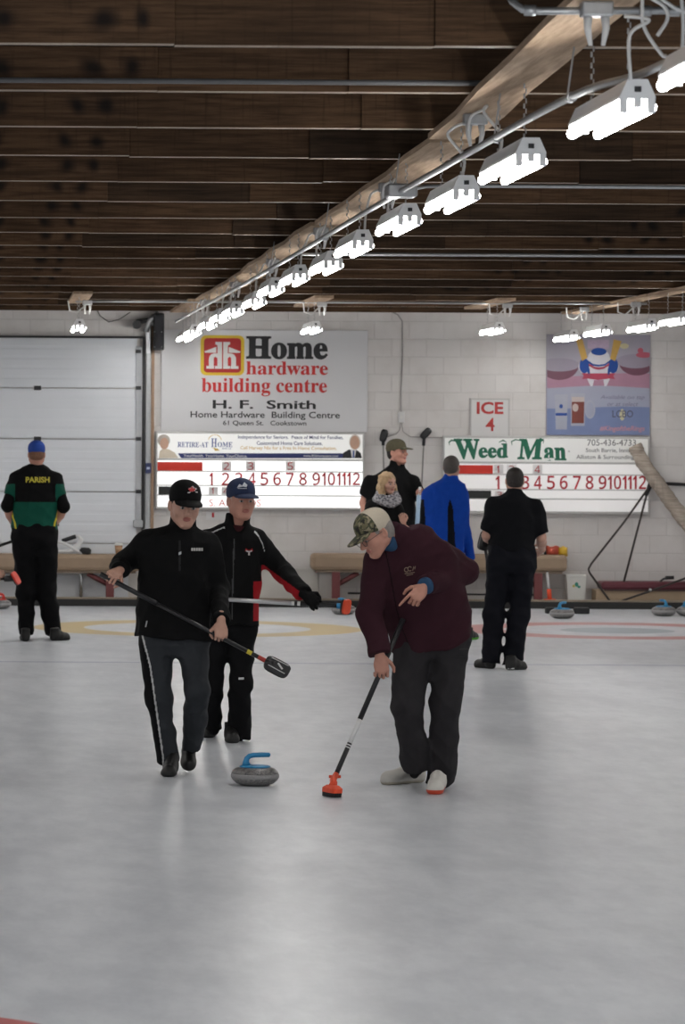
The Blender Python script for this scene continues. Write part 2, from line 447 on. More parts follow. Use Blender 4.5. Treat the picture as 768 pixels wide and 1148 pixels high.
# ---------------------------------------------------------------- conduits, junction boxes
def pipe(name, pts, r, label, cat, m=None, group=None, parts=None):
    mb = MB(); mb.tube(pts, r, 10); return tag(mb.build(name, m or GREYM), label, cat, group)
CG = 'steel conduits on the ceiling'
root = thing('conduit', (2.2, 12, 3.42), 'long steel conduit running beside the long lamp row', 'conduit', CG)
mb = MB(); mb.tube(spline([(2.37, 11.4, 3.42), (2.335, 13.5, 3.42), (2.225, 14.6, 3.425), (2.19, 18, 3.425), (2.18, 22, 3.43), (2.19, 30, 3.44), (2.20, 46, 3.5)], 6), .0155, 10); mb.build('tube', GREYM, root)
for y in (12.6, 14.6, 16.6, 20.6, 25, 30):
    x = float(np.interp(y, [11.4, 13.5, 14.6, 18, 22, 30, 46], [2.37, 2.335, 2.225, 2.19, 2.18, 2.19, 2.20]))
    mb = MB(); mb.tube([(x, y - .03, 3.422), (x, y + .03, 3.422)], .021, 10); mb.build('coupling', GREYM, root)
    mb = MB(); mb.tube([(x, y + .1, 3.43), (x + .03, y + .1, JB)], .004, 6); mb.build('hanger_wire', CHAIN, root)
mb = MB(); mb.box((2.11, 20.3, 3.40), (2.27, 20.5, 3.47), .01); mb.build('junction_box', GREYM, root)
root = thing('conduit', (1.93, 13.2, 3.60), 'stout grey conduit with an elbow, crossing at the top right corner', 'conduit', CG)
mb = MB(); mb.tube([(1.80, 13.35, 3.70), (1.81, 13.24, 3.635), (1.84, 13.2, 3.603), (1.9, 13.2, 3.598), (2.75, 13.2, 3.606)], .0135, 12); mb.build('tube', GREYM, root)
for x in (1.865, 2.27, 2.37):
    mb = MB(); mb.tube([(x - .02, 13.2, 3.6), (x + .02, 13.2, 3.6)], .019, 12); mb.build('coupling', GREYM, root)
pipe('conduit', [(-2.0, 16.93, 3.70), (1.6, 16.93, 3.695), (2.4, 16.93, 3.695)], .0125, 'grey pipe fixed along the second joist from the near end', 'conduit', mat('dull_pipe', (.12, .12, .125), .5, .25, 9), CG)
pipe('conduit', [(2.2, 20.42, 3.44), (2.6, 22.85, 3.625), (2.9, 22.88, 3.632), (5.5, 22.88, 3.628), (9.5, 22.88, 3.632)], .0125, 'thin steel conduit running right from the lamp row, nearest to the viewer', 'conduit', None, CG)
pipe('conduit', [(2.5, 30.9, 3.60), (9.5, 30.9, 3.605)], .014, 'thin steel conduit running right from the lamp row, middle one of three', 'conduit', None, CG)
pipe('conduit', [(.9, 42.8, 3.625), (3, 42.82, 3.63), (5.5, 42.8, 3.63), (7.4, 42.8, 3.635)], .012, 'thin steel conduit nearest the back wall linking the lone lamps', 'conduit', None, CG)
CORD = mat('white_cord', (.72, .72, .71), .5, .05)
def junction(x, y, label, z=JB - .085, drops=True):
    r = thing('junction_box', (x, y, z), label, 'junction box', 'junction boxes on the runner planks')
    mb = MB(); mb.box((x - .055, y - .04, z), (x + .055, y + .04, z + .055), .008); mb.build('box', GREYM, r)
    for s in (-1, 1):
        mb = MB(); mb.tube([(x + s * .03, y, z + .005), (x + s * .032, y - .01, z - .04), (x + s * .022, y - .01, z - .10)], .013, 8, rs=[.016, .013, .007]); mb.build('plug', CORD, r)
    if drops:
        for s in (-1, 1):
            yy = y + s * .68
            mb = MB(); mb.tube(spline([(x + s * .022, y - .01, z - .09), (x + s * .035, y + s * .03, z - .02), (x + s * .03, y + s * .12, z + .035), (x - .01, y + s * .4, z + .04), (x - .03, yy - s * .03, z + .035), (x - .045, yy, z - .0), (2.285, yy, z - .1), (2.28, yy, LZ + .06)], 4), .0075, 7); mb.build('cord', CORD, r)
    return r
for k in range(7):
    y = 12.88 + 4.88 * k + (.0 if k else .3)
    junction(XS(y) - .03, y, 'grey junction box with white cords on the long row plank, %s from the near end' % ORD[k], drops=k > 0)
for px, Y, lb in ((98, 42.4, 'junction box beside the lone lamp plank at the garage door'), (361, 42.6, 'junction box beside the lone lamp over the red and yellow sign'), (569, 42.7, 'junction box beside the lone lamp over the ICE 4 sign'), (655, 43.8, 'junction box over the beer poster, nearer the back wall'), (713, 42.1, 'junction box over the beer poster, nearer the viewer')):
    p = P(px, 340, Y); r = junction(p.x, Y, lb, z=p.z - .02 if p.z < 3.6 else 3.575, drops=False)
    q = wloc(r)
    mb = MB(); mb.tube([(q.x, Y, q.z + .02), (q.x - .12, Y, q.z - .09), (q.x - .2, Y, q.z - .06), (q.x - .22, Y - .1, q.z + .04)], .008, 7); mb.build('cord', CORD, r)
# loose white cords hanging at the top right corner
root = thing('cord_bundle', (2.34, 13.0, 3.6), 'tangle of loose white cords hanging at the top right corner', 'cord')
for pts in ([(720, -4), (722, 30), (741, 60), (747, 63)], [(727, -4), (745, 8), (748, 22), (737, 40)], [(764, -4), (766, 30), (764, 70)], [(700, 18), (720, 20), (727, 24), (706, 40), (707, 90)], [(735, -6), (752, 6), (764, 12), (790, 20)]):
    mb = MB(); mb.tube(spline([P(a, b, 13.05) for a, b in pts], 6), .0065, 8); mb.build('cord', CORD, root)
# ================================================================ GARAGE DOOR (setting)
M_DOOR = mat('door_panel_white', (.72, .745, .785), .45, .04, 3)
def pz(py): return w2(300, py)[1]
dx0, dx1 = -3.0, w2(153, 500)[0]
mb = MB(); rows = [378, 435, 492, 551, 609, 673]
for a, b in zip(rows, rows[1:]):
    z1, z0 = w2(60, a)[1] - .006, w2(60, b)[1] + .006
    if b == 673: z0 = .075
    mb.box((dx0, WALL - .055, z0), (dx1, WALL - .005, z1), .004)
    n = 5
    for i in range(n):   # shallow pressed ribs
        zz = z0 + (z1 - z0) * (i + .5) / n
        mb.box((dx0 + .02, WALL - .0585, zz - .045), (dx1 - .02, WALL - .052, zz + .045), .003)
door = mb.build('door_1', M_DOOR, origin=(dx0, WALL - .03, .06)); struct(door)
for (px, py) in ((42, 435), (42, 492)):
    mb = MB(); pbox(mb, px - 4, py - 2.5, px + 4, py + 2.5, WALL - .066, WALL - .05, .003); mb.build('hinge', DARKM, door)
for py in (394, 435, 492, 551):
    mb = MB(); pbox(mb, 152, py - 2, 158, py + 2, WALL - .085, WALL - .05, .003); mb.build('roller_bracket', DARKM, door)
mb = MB(); pbox(mb, 152.2, 388, 158.5, 590, WALL - .072, WALL - .056, .002); mb.build('edge_stile', mat('stile_grey', (.44, .45, .47), .5, .08), door)
mb = MB(); pbox(mb, 159, 378, 161.2, 672, WALL - .07, WALL - .0, .002); mb.mi = 0; mb.build('weather_seal', DARKM, door)
mb = MB(); pbox(mb, -250, 376, 161, 378.5, WALL - .065, WALL - .0, .002); mb.build('top_seal', DARKM, door)
mb = MB(); pbox(mb, 149, 583, 160, 591, WALL - .11, WALL - .07, .004); mb.build('track_bracket', GREYM, door)
# steel track post, wooden jamb
mb = MB(); x0, x1 = w2(162.5, 500)[0], w2(168.5, 500)[0]
mb.box((x0, WALL - .09, .06), (x1, WALL - .01, 3.45), .006); mb.box((x0 + .012, WALL - .1, .3), (x1 - .012, WALL - .088, 3.4), .003)
struct(mb.build('trim_4', GREYM))
mb = MB(); x0, x1 = w2(169, 500)[0], w2(172.5, 500)[0]
mb.box((x0, WALL - .05, .06), (x1, WALL, 3.62), .003); struct(mb.build('trim_5', mat('jamb_wood', (.33, .22, .15), .7, .25, 6)))
# operator gear above the door
root = thing('door_operator', P(165, 395, WALL - .1), 'chain hoist gear and shaft on top of the steel post beside the garage door', 'door opener')
mb = MB(); mb.tube([P(153, 361, WALL - .15), P(180, 357, WALL - .15)], .03, 10); mb.build('shaft', DARKM, root)
mb = MB(); mb.tube([P(153.5, 364, WALL - .25), P(153.5, 364, WALL - .02)], .055, 14); mb.build('drum', DARKM, root)
mb = MB(); mb.tube([P(164, 372, WALL - .13), P(167, 360, WALL - .16), P(178, 351, WALL - .18)], .035, 8); mb.tube([P(166, 360, WALL - .12), P(174, 364, WALL - .14)], .03, 8); mb.build('bracket', GREYM, root)
mb = MB(); pbox(mb, 163, 362, 168.5, 397, WALL - .13, WALL - .09, .01); mb.build('guide_plate', mat('bright_steel', (.62, .63, .64), .3, .08, metal=.6), root)
root = thing('loudspeaker', P(177.5, 393, WALL - .15), 'black box loudspeaker mounted high between garage door and red and yellow sign', 'speaker')
mb = MB(); pbox(mb, 171.5, 352, 183, 393, WALL - .28, WALL - .02, .012); mb.build('cabinet', BLACK, root)
mb = MB(); pbox(mb, 173, 354, 181.5, 391, WALL - .288, WALL - .27, .006); mb.build('grille', mat('speaker_cloth', (.02, .02, .024), .9, .3, 120, .4, 300), root)
for px, py in ((173.2, 389), (181.3, 389), (181.3, 372), (173.2, 372)):
    mb = MB(); mb.ball(P(px, py, WALL - .29), .007, 8); mb.build('screw', GREYM, root)
root = thing('wall_switch', P(166, 530, WALL - .11), 'small dark blue control box on the post left of the left scoreboard', 'switch')
mb = MB(); pbox(mb, 162.5, 519, 169, 530.5, WALL - .15, WALL - .1, .006); mb.build('box', mat('navy_box', (.02, .03, .10), .4), root)
mb = MB(); pbox(mb, 164, 523.5, 167.5, 526, WALL - .153, WALL - .148, .001); mb.build('sticker', mat('pale_sticker', (.45, .50, .62), .5), root)
pipe('wire', [P(x, y, WALL - .012) for x, y in ((108, 345), (112, 354), (122, 361), (134, 358), (146, 350))], .005, 'thin dark cable sagging above the garage door', 'cable', BLACK)

# ================================================================ SIGNS
RED = mat('sign_red', (.52, .03, .028), .45, .06); INK = mat('sign_black', (.018, .018, .020), .45, .1)
GREENI = mat('sign_green', (.012, .135, .075), .45, .1); NAVY = mat('print_navy', (.03, .04, .15), .5); GOLD = mat('print_gold', (.62, .42, .10), .5, .05)
PAPER = mat('sign_white', (.66, .655, .65), .4, .03, 4)
YS = WALL - .03
def flat(polys, y, m, parent, name, th=.0035):
    mb = MB()
    for p in polys: mb.prism(p, y - th, y)
    return mb.build(name, m, parent)
def pp(pts, Y): return [w2(a, b, Y) for a, b in pts]
# --- Home hardware
Yh = WALL - .028
hs = thing('shop_sign', P(296, 485, Yh), 'large white sign board with red and yellow house logo and shop lettering', 'sign')
mb = MB(); pbox(mb, 180.5, 370, 412, 484, Yh, WALL - .004, .004); mb.build('panel', mat('board_white', (.66, .66, .675), .4, .03, 2), hs)
ptext(serif('Home'), 276, 377, 367.8, 403, Yh, INK, hs, bold=.028)
ptext(serif('hardware'), 276, 405.3, 367.6, 420.3, Yh, RED, hs, bold=.006)
ptext(serif('building centre'), 226, 424, 366.5, 444.3, Yh, RED, hs, bold=.006)
ptext('H. F.  Smith', 238.5, 448.6, 354, 458.4, Yh, INK, hs, bold=.022)
ptext('Home Hardware  Building Centre', 213.6, 461.3, 381, 470.8, Yh, INK, hs, bold=.012)
ptext('61 Queen St.   Cookstown', 250, 471.6, 343.5, 477.8, Yh, INK, hs, bold=.012)
lx0, lz1 = w2(225, 375.8, Yh); lx1, lz0 = w2(273.8, 421, Yh)
def L(u, v): return (lx0 + u * (lx1 - lx0), lz0 + v * (lz1 - lz0))
W_, H_ = lx1 - lx0, lz1 - lz0
flat([rrect(lx0, lz0, lx1, lz1, .07)], Yh, mat('logo_yellow', (.68, .47, .03), .45, .04), hs, 'logo_border')
flat([rrect(lx0 + .075 * W_, lz0 + .07 * H_, lx1 - .075 * W_, lz1 - .07 * H_, .045)], Yh - .0035, mat('logo_red', (.42, .022, .022), .45, .06), hs, 'logo_field')
half = []
def lp(pts): return [L(u, v) for u, v in pts]
hl = [[(.335, .835), (.335, .775), (.385, .75), (.385, .235), (.33, .235), (.33, .165), (.49, .165), (.49, .835)],          # stem
      [(.09, .60), (.355, .71), (.355, .565), (.10, .565)],                                                            # roof wedge
      [(.135, .165), (.31, .165), (.31, .235), (.30, .235), (.30, .42), (.31, .45), (.335, .465), (.385, .43), (.385, .55), (.30, .55), (.235, .52), (.195, .45), (.19, .40), (.19, .235), (.135, .235)]]
polys = [lp(p) for p in hl] + [lp([(1.0 - u, v) for u, v in p])[::-1] for p in hl]
polys[3] = [(x + .004, z) for x, z in polys[3]]
flat(polys, Yh - .007, mat('logo_white', (.66, .66, .65), .45, .03), hs, 'logo_house')

# --- scoreboards
def sansd(t): return ''.join(chr(0x1D7E2 + ord(c) - 48) for c in t)
def numeral(n, px, w, y0, y1, Y, parent, th=.003):
    k = (y1 - y0) / 14.0
    if n == '1': flat([pp([(px + .9 * k, y0), (px + .9 * k, y1), (px - 1.1 * k, y1), (px - 1.1 * k, y0 + 3.6 * k), (px - 3.0 * k, y0 + 4.8 * k), (px - 3.0 * k, y0 + 3.0 * k), (px - .6 * k, y0)][::-1], Y)], Y, REDN, parent, 'numeral', th); return
    if len(n) == 1 and n != '9': ptext(sansd(n), px - w / 2, y0, px + w / 2, y1, Y, REDN, parent, bold=.014 if k > .7 else .0, name='numeral', th=th); return
    if n == '9': ptext(sansd('6'), px - w / 2, y0, px + w / 2, y1, Y, REDN, parent, bold=.014, name='numeral', th=th, turn=True); return
    if n == '11': numeral('1', px - 2.2, w, y0, y1, Y, parent); numeral('1', px + 3.6, w, y0, y1, Y, parent); return
    numeral('1', px - 4.4, w, y0, y1, Y, parent); numeral(n[1], px + 3.0, 8.0, y0, y1, Y, parent)
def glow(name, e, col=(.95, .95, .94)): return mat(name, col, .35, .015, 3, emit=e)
FRAME = mat('scoreboard_frame', (.50, .49, .48), .4, .08)
TILE = mat('score_tile', (.72, .70, .695), .5, .04)
REDN = mat('numeral_red', (.42, .012, .022), .5, .08)
def scoreboard(label, x0, x1, ytop, yb, yrows, red, blk, nums, cards, ebody, ebanner, tint, cardgroup, side, roff):
    Yf = WALL - .09
    r = thing('scoreboard', P((x0 + x1) / 2, yb, Yf), label, 'scoreboard')
    mb = MB(); pbox(mb, x0, ytop, x1, yb, Yf, WALL - .002, .012, Y=Yf); mb.build('cabinet', FRAME, r)
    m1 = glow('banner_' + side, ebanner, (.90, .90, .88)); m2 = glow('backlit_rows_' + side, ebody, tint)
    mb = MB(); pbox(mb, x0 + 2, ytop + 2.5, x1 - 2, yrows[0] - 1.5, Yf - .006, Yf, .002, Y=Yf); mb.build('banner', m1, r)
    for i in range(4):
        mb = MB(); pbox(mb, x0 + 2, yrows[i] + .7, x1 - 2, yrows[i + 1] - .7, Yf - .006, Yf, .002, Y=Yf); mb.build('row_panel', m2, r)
    mb = MB(); pbox(mb, red[0], yrows[0] + 2.0, red[1], yrows[1] - 1.0, Yf - .011, Yf - .005, .002, Y=Yf); mb.build('red_bar', mat('bar_red', (.60, .035, .02), .5, .05), r)
    mb = MB(); pbox(mb, blk[0], yrows[2] + .8, blk[1], yrows[3] - 1.0, Yf - .011, Yf - .005, .002, Y=Yf); mb.build('black_bar', mat('bar_black', (.020, .022, .020), .5, .1), r)
    for n, px in nums:
        w = 8.6 if len(n) == 1 else 14.2
        if n == '1': w = 5.2
        if n == '11': w = 11.5
        numeral(n, px, w, yrows[1] + 1.2, yrows[2] - .6, Yf - .006, r)
    for n, px, row in cards:
        a, b = yrows[row], yrows[row + 1]
        c = thing('score_card', P(px, b, Yf - .02), 'grey card with red %s hanging in the %s row of the %s scoreboard' % (n, ('upper', '', 'lower')[row], {'l': 'left', 'r': 'right'}[side]), 'score card', cardgroup)
        mb = MB(); pbox(mb, px - 5.2, a + 1.4, px + 5.2, b - 1.2, Yf - .014, Yf - .008, .001, Y=Yf); mb.build('card', TILE, c)
        w = 6.0 if n != '1' else 4.0
        numeral(n, px, 6.0, a + 2.4, b - 2.0, Yf - .014, c, .002)
    return r, Yf
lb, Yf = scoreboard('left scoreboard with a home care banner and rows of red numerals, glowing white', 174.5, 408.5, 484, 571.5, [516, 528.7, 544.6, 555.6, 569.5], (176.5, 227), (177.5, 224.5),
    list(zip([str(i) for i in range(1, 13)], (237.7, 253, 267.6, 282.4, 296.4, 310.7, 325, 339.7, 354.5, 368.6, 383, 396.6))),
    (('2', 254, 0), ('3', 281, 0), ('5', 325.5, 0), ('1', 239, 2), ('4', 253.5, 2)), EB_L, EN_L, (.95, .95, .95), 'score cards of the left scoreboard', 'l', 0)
ptext('S. AMANDS', 234.5, 560, 292.5, 567.6, Yf - .006, mat('pale_red_print', (.70, .22, .20), .5), lb)
YB = Yf - .0065
NAVYL = mat('print_blue_grey', (.10, .14, .32), .5)
ptext(serif('RETIRE-AT'), 199.2, 495.6, 233.5, 501.3, YB, NAVYL, lb, name='banner_lettering')
ptext(serif('H'), 236.8, 491.5, 243.2, 501.3, YB, NAVYL, lb, name='banner_lettering')
ptext(serif('OME'), 244, 495.6, 260.5, 501.3, YB, NAVYL, lb, name='banner_lettering')
ptext(serif('HOME CARE'), 249, 502.3, 259.5, 503.6, YB, NAVYL, lb, name='banner_lettering', th=.002)
cx, cz = w2(241, 494, YB)
arc = circle(cx, cz, .085, .075, 16, .15, PI - .15) + circle(cx, cz, .078, .068, 16, PI - .15, .15)
flat([arc], YB, GOLD, lb, 'banner_emblem', .002)
flat([pp([(240, 502), (244, 503), (246.5, 505), (241, 505.5)], YB), pp([(237.5, 502.2), (240, 502.4), (242, 504.6)], YB)], YB, GOLD, lb, 'banner_emblem', .002)
ptext('Independence for Seniors.  Peace of Mind for Families.', 267, 488.2, 385, 493.2, YB, NAVY, lb, bold=.008, name='banner_lettering')
ptext('Customized Home Care Solutions.', 287.8, 494.8, 361.6, 498.9, YB, NAVY, lb, bold=.008, name='banner_lettering')
ptext('Call Harvey Nix for a Free In-Home Consultation.', 269.5, 500.4, 377.5, 505.2, YB, mat('print_amber', (.66, .46, .17), .5), lb, bold=.006, name='banner_lettering')
flat([pp([(199.5, 508.2), (386, 508.2), (386, 513.6), (203, 513.6)], YB)], YB, NAVY, lb, 'banner_stripe', .002)
YB2 = YB - .0025; WHT = mat('print_white', (.75, .75, .76), .5, .02)
ptext('YourHealth. YourHome. YourChoice.', 206, 509.4, 277, 512.6, YB2, WHT, lb, bold=.008, name='banner_lettering', th=.002)
ptext('www.RAHomecare.com', 340, 509.6, 379, 512.4, YB2, WHT, lb, bold=.008, name='banner_lettering', th=.002)
SKINP = mat('print_skin', (.60, .38, .28), .6); HAIRP = mat('print_hair', (.52, .47, .42), .6); CREAMP = mat('print_cream', (.70, .62, .50), .6)
def ellp(px, py, rx, ry): x, z = w2(px, py, YB); return circle(x, z, rx * Yf / F, ry * Yf / F, 18)
flat([pp([(178, 513.6), (179, 506), (183, 502.5), (190, 504), (196, 507.5), (200, 513.6)], YB)], YB, CREAMP, lb, 'banner_portrait', .0022)
flat([ellp(183.6, 493.8, 7, 6.8)], YB, HAIRP, lb, 'banner_portrait', .002)
flat([ellp(184.2, 497.2, 4.9, 6.5)], YB - .002, SKINP, lb, 'banner_portrait', .0015)
flat([pp([(384, 513.6), (385, 507.5), (391, 504), (400, 504.5), (404.5, 508), (405.8, 513.6)], YB)], YB, INK, lb, 'banner_portrait', .0026)
flat([pp([(393, 504.2), (399.5, 504.2), (397.5, 513.4), (394.5, 513.4)], YB)], YB - .0026, WHT, lb, 'banner_portrait', .001)
flat([pp([(395.6, 505), (397.2, 505), (397.4, 513.2), (395.2, 513.2)], YB)], YB - .0036, NAVYL, lb, 'banner_portrait', .0008)
flat([ellp(398, 495.6, 6.4, 8.6)], YB, mat('print_white_hair', (.66, .60, .55), .6), lb, 'banner_portrait', .002)
flat([ellp(397.8, 496.2, 5.2, 7.6)], YB - .002, SKINP, lb, 'banner_portrait', .0015)

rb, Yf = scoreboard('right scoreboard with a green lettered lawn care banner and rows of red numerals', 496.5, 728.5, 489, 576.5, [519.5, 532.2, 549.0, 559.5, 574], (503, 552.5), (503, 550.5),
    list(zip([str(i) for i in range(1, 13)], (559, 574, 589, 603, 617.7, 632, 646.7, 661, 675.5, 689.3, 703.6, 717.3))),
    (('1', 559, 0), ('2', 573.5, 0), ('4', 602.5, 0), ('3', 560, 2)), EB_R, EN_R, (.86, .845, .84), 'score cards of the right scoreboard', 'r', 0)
YB = Yf - .0065
ptext(serif('S. Amands'), 556, 564.5, 606, 572.3, Yf - .006, mat('pale_red_print', (.7, .2, .2)), rb)
# fancy green lettering: each letter cut as a bold serif with swashes
ptext(serif('W'), 508.5, 491.8, 537.5, 515, YB, GREENI, rb, bold=.024, shear=-.12, name='banner_lettering')
ptext(serif('eed'), 536.5, 497, 569.5, 513.8, YB, GREENI, rb, bold=.026, name='banner_lettering')
ptext(serif('M'), 580, 492, 609.5, 515, YB, GREENI, rb, bold=.024, shear=.10, name='banner_lettering')
ptext(serif('an'), 610, 501.5, 635, 516.5, YB, GREENI, rb, bold=.026, shear=-.05, name='banner_lettering')
def swash(pts, w):
    P_ = [Vector(w2(a, b, YB)) for a, b in pts]; l, r_ = [], []
    for i, p in enumerate(P_):
        d = (P_[min(i + 1, len(P_) - 1)] - P_[max(i - 1, 0)]).normalized(); n = Vector((-d.y, d.x)); ww = w * (1 - .75 * abs(2 * i / (len(P_) - 1) - 1))
        l.append(p + n * ww); r_.append(p - n * ww)
    return [tuple(v) for v in l] + [tuple(v) for v in r_[::-1]]
flat([swash([(504, 499), (503.3, 496), (506, 493.6), (511, 494.5), (517, 493.5)], .011), swash([(574, 499), (573.5, 495), (578, 492.8), (584, 494)], .011), swash([(602, 494), (606, 491.5), (609.5, 494), (609, 497)], .010), swash([(559, 496), (564, 493.6), (568, 496)], .01)], YB, GREENI, rb, 'banner_lettering', .003)
mb = MB(); 
tr = circle(*w2(638, 506, YB), .014, .014, 14) + circle(*w2(638, 506, YB), .010, .010, 14)[::-1]
flat([circle(*w2(638, 506, YB), .011, .011, 12)], YB, mat('print_pale', (.5, .5, .5)), rb, 'trade_mark', .002)
GREYT = mat('print_grey', (.16, .16, .165), .5)
ptext('705-436-4733', 658.5, 492.6, 713, 499.8, YB, GREYT, rb, name='banner_lettering', bold=.001)
ptext('South Barrie, Innisfil,', 656.8, 502.4, 712, 507.8, YB, GREYT, rb, name='banner_lettering', bold=.002)
ptext('Alliston & Surrounding', 646.2, 510, 711, 516, YB, GREYT, rb, name='banner_lettering', bold=.002)

nt = thing('notice', P(244, 581, WALL - .02), 'small white paper notice with a red mark under the left scoreboard', 'notice')
mb = MB(); pbox(mb, 231, 573, 257, 583, WALL - .012, WALL - .002, .001); mb.build('paper', PAPER, nt)
mb = MB(); pbox(mb, 237.5, 574.5, 240, 580, WALL - .015, WALL - .011, .0005); mb.build('red_mark', REDN, nt)
# --- ICE 4 sign
Yi = WALL - .02
ic = thing('ice_sign', P(548, 488, Yi), 'small white sign reading ICE 4 standing on top of the right scoreboard', 'sign')
mb = MB(); pbox(mb, 528, 447.5, 570.5, 489, Yi, WALL - .003, .003, Y=Yi); mb.build('panel', PAPER, ic)
mb = MB()
for a in ((527, 446.5, 571.5, 448.3), (527, 446.5, 528.6, 489), (569.8, 446.5, 571.5, 489)): pbox(mb, *a, Yi - .006, WALL - .002, .001, Y=Yi)
mb.build('frame', FRAME, ic)
REDS = mat('stencil_red', (.45, .045, .04), .5, .3, 30)
ptext('ICE', 534.5, 450.5, 564.3, 464.3, Yi, REDS, ic, bold=.03)
ptext('4', 544.5, 468.5, 554.5, 483.3, Yi, REDS, ic, bold=.012)

# --- beer poster
Yp = WALL - .02
po = thing('poster', P(671, 488, Yp), 'square pink and blue beer poster with glasses and a crest, above the right scoreboard', 'poster')
mb = MB(); pbox(mb, 612.3, 375, 729, 488.3, Yp, WALL - .003, .002, Y=Yp); mb.build('panel', mat('poster_lilac', (.33, .31, .37), .35, .10, 2.5), po)
x0, x1 = w2(613.2, 430, Yp)[0], w2(728.2, 430, Yp)[0]
def wave(py0, py1, a, ph, n=14):
    o = [w2(613.2 + 115 * i / n, py0 + a * math.sin(ph + 5.0 * i / n), Yp) for i in range(n + 1)]
    return o + [w2(728.2, py1, Yp), w2(613.2, py1, Yp)]
flat([wave(420, 437, 1.8, .6)], Yp, mat('poster_pink', (.37, .20, .27), .35, .15, 5), po, 'pink_band', .001)
flat([wave(434, 487.6, 1.5, 2.2)], Yp - .001, mat('poster_pale_blue', (.33, .345, .44), .35, .08, 5), po, 'sky_band', .001)
flat([wave(457, 487.6, 1.2, 1.0)], Yp - .002, mat('poster_blue', (.17, .215, .38), .35, .15, 5), po, 'blue_band', .001)
bow = mat('poster_dark_red', (.15, .06, .09), .35, .25, 6); lil = mat('poster_grey_lilac', (.29, .26, .32), .35, .1, 6)
def pe(px, py, rx, ry, a0=0, a1=2 * PI): x, z = w2(px, py, Yp); return circle(x, z, rx * Yp / F, ry * Yp / F, 28, a0, a1)
flat([[(max(x, x0), z) for x, z in pe(627, 409, 22, 17, PI, 2 * PI)], [(min(x, x1), z) for x, z in pe(714, 406, 20, 15, PI, 2 * PI)]], Yp, bow, po, 'bowl_print', .0012)
flat([[(max(x, x0), z) for x, z in pe(627, 409, 23, 7.5)], [(min(x, x1), z) for x, z in pe(712, 405, 21, 8)]], Yp - .0012, lil, po, 'bowl_print', .0008)
flat([[(min(x, x1), z) for x, z in pe(722, 398, 9, 3.2)], pe(718, 393, 3.2, 3)], Yp - .002, mat('poster_red', (.45, .10, .14), .35), po, 'fruit_print', .0008)
flat([pe(700, 388, 5, 3)], Yp, mat('poster_yellow', (.55, .50, .30), .35), po, 'fruit_print', .001)
bat = mat('poster_gold', (.50, .31, .08), .35, .12, 20); blu = mat('poster_royal', (.012, .06, .27), .35); wh = mat('poster_white', (.62, .61, .65), .35, .04)
Yc = Yp - .004
flat([pe(671, 411, 22.5, 13)], Yp - .0022, wh, po, 'crest_outline', .0008)
flat([pp([(659.5, 400), (682.5, 400), (684, 424), (680, 433), (677.5, 433), (676.5, 426), (666, 426), (664.5, 433), (662, 433), (658, 424)], Yp)], Yp - .003, wh, po, 'crest_outline', .001)
flat([pe(655, 410, 5.5, 8.5), pe(687.5, 410, 5.5, 8.5)], Yc, blu, po, 'crest_wing', .001)
flat([pp([(645.6, 381), (653, 380), (658.5, 401), (652.5, 405)], Yp), pp([(688, 380.5), (696.8, 382.5), (689.5, 405), (684, 402)], Yp)], Yc - .001, bat, po, 'crest_bat', .001)
flat([pe(671.3, 400, 12, 8.4)], Yc - .001, wh, po, 'crest_cap', .001)
flat([pe(671.3, 394.2, 8.6, 4.2), pp([(659, 404), (665, 408), (671, 409), (678, 408), (684, 403.5), (684, 406), (678, 410), (671, 411), (664, 410), (659, 406.5)], Yp), pp([(658, 412), (661, 413), (661.5, 421), (659, 420)], Yp), pp([(684.5, 412), (681.5, 413), (681, 421), (683.5, 420)], Yp)], Yc - .002, blu, po, 'crest_cap', .001)
flat([pp([(660, 407.5), (666, 411), (671.3, 412), (677, 411), (683, 407), (683, 409.5), (677, 413.5), (671.3, 414.6), (666, 413.5), (660, 410)], Yp)], Yc - .0025, mat('poster_ribbon', (.38, .05, .09), .35), po, 'crest_band', .001)
flat([pp([(652, 418.5), (690, 418.5), (687.5, 421.5), (689.5, 425), (683, 424.5), (671, 426), (659, 424.5), (652.5, 425), (654.5, 421.5)], Yp)], Yc - .002, mat('poster_ribbon', (.38, .05, .09), .35), po, 'crest_ribbon', .001)
flat([pp([(658.5, 381), (683, 381), (682.5, 391), (659, 391)], Yp)], Yc + .001, mat('poster_mauve', (.42, .33, .44), .35, .15, 30), po, 'crest_panel', .001)
ptext('1908', 664, 409.5, 679, 416.5, Yc - .001, mat('poster_mauve', (.4, .33, .44)), po, bold=.02, th=.0015) if False else None
# tall glass and handled mug
gl = mat('poster_glass', (.36, .37, .44), .35, .08, 10)
flat([pp([(622, 442), (636.5, 442), (635.6, 481.5), (623, 481.5)], Yp), pp([(640, 441), (656, 441), (655.5, 477.5), (640, 477.5)], Yp), pe(661.5, 459, 6, 10.5)], Yp - .0035, gl, po, 'glass_print', .001)
flat([pe(661.5, 459, 4.3, 8.6)], Yp - .0046, mat('poster_pale_blue', (.4, .4, .5)), po, 'glass_print', .0006)
flat([pp([(641, 450), (655, 450), (654.6, 474.5), (641, 474.5)], Yp)], Yp - .0046, mat('poster_beer', (.17, .045, .035), .35, .3, 12), po, 'drink_print', .001)
flat([pp([(641, 445), (655, 445), (655, 450.5), (641, 450.5)], Yp), pe(645, 457, 3.4, 4.5)], Yp - .0056, mat('poster_cream', (.50, .43, .40), .35, .1, 20), po, 'foam_print', .001)
flat([pp([(622.8, 463), (635.8, 463), (635.6, 466), (623, 466)], Yp), pe(629, 455.5, 2, 2.4)], Yp - .0046, blu, po, 'drink_print', .001)
TXT = mat('poster_text', (.17, .16, .22), .4)
ptext('Available on tap', 673.2, 443, 722.8, 448.6, Yp - .003, TXT, po, shear=.25, th=.002)
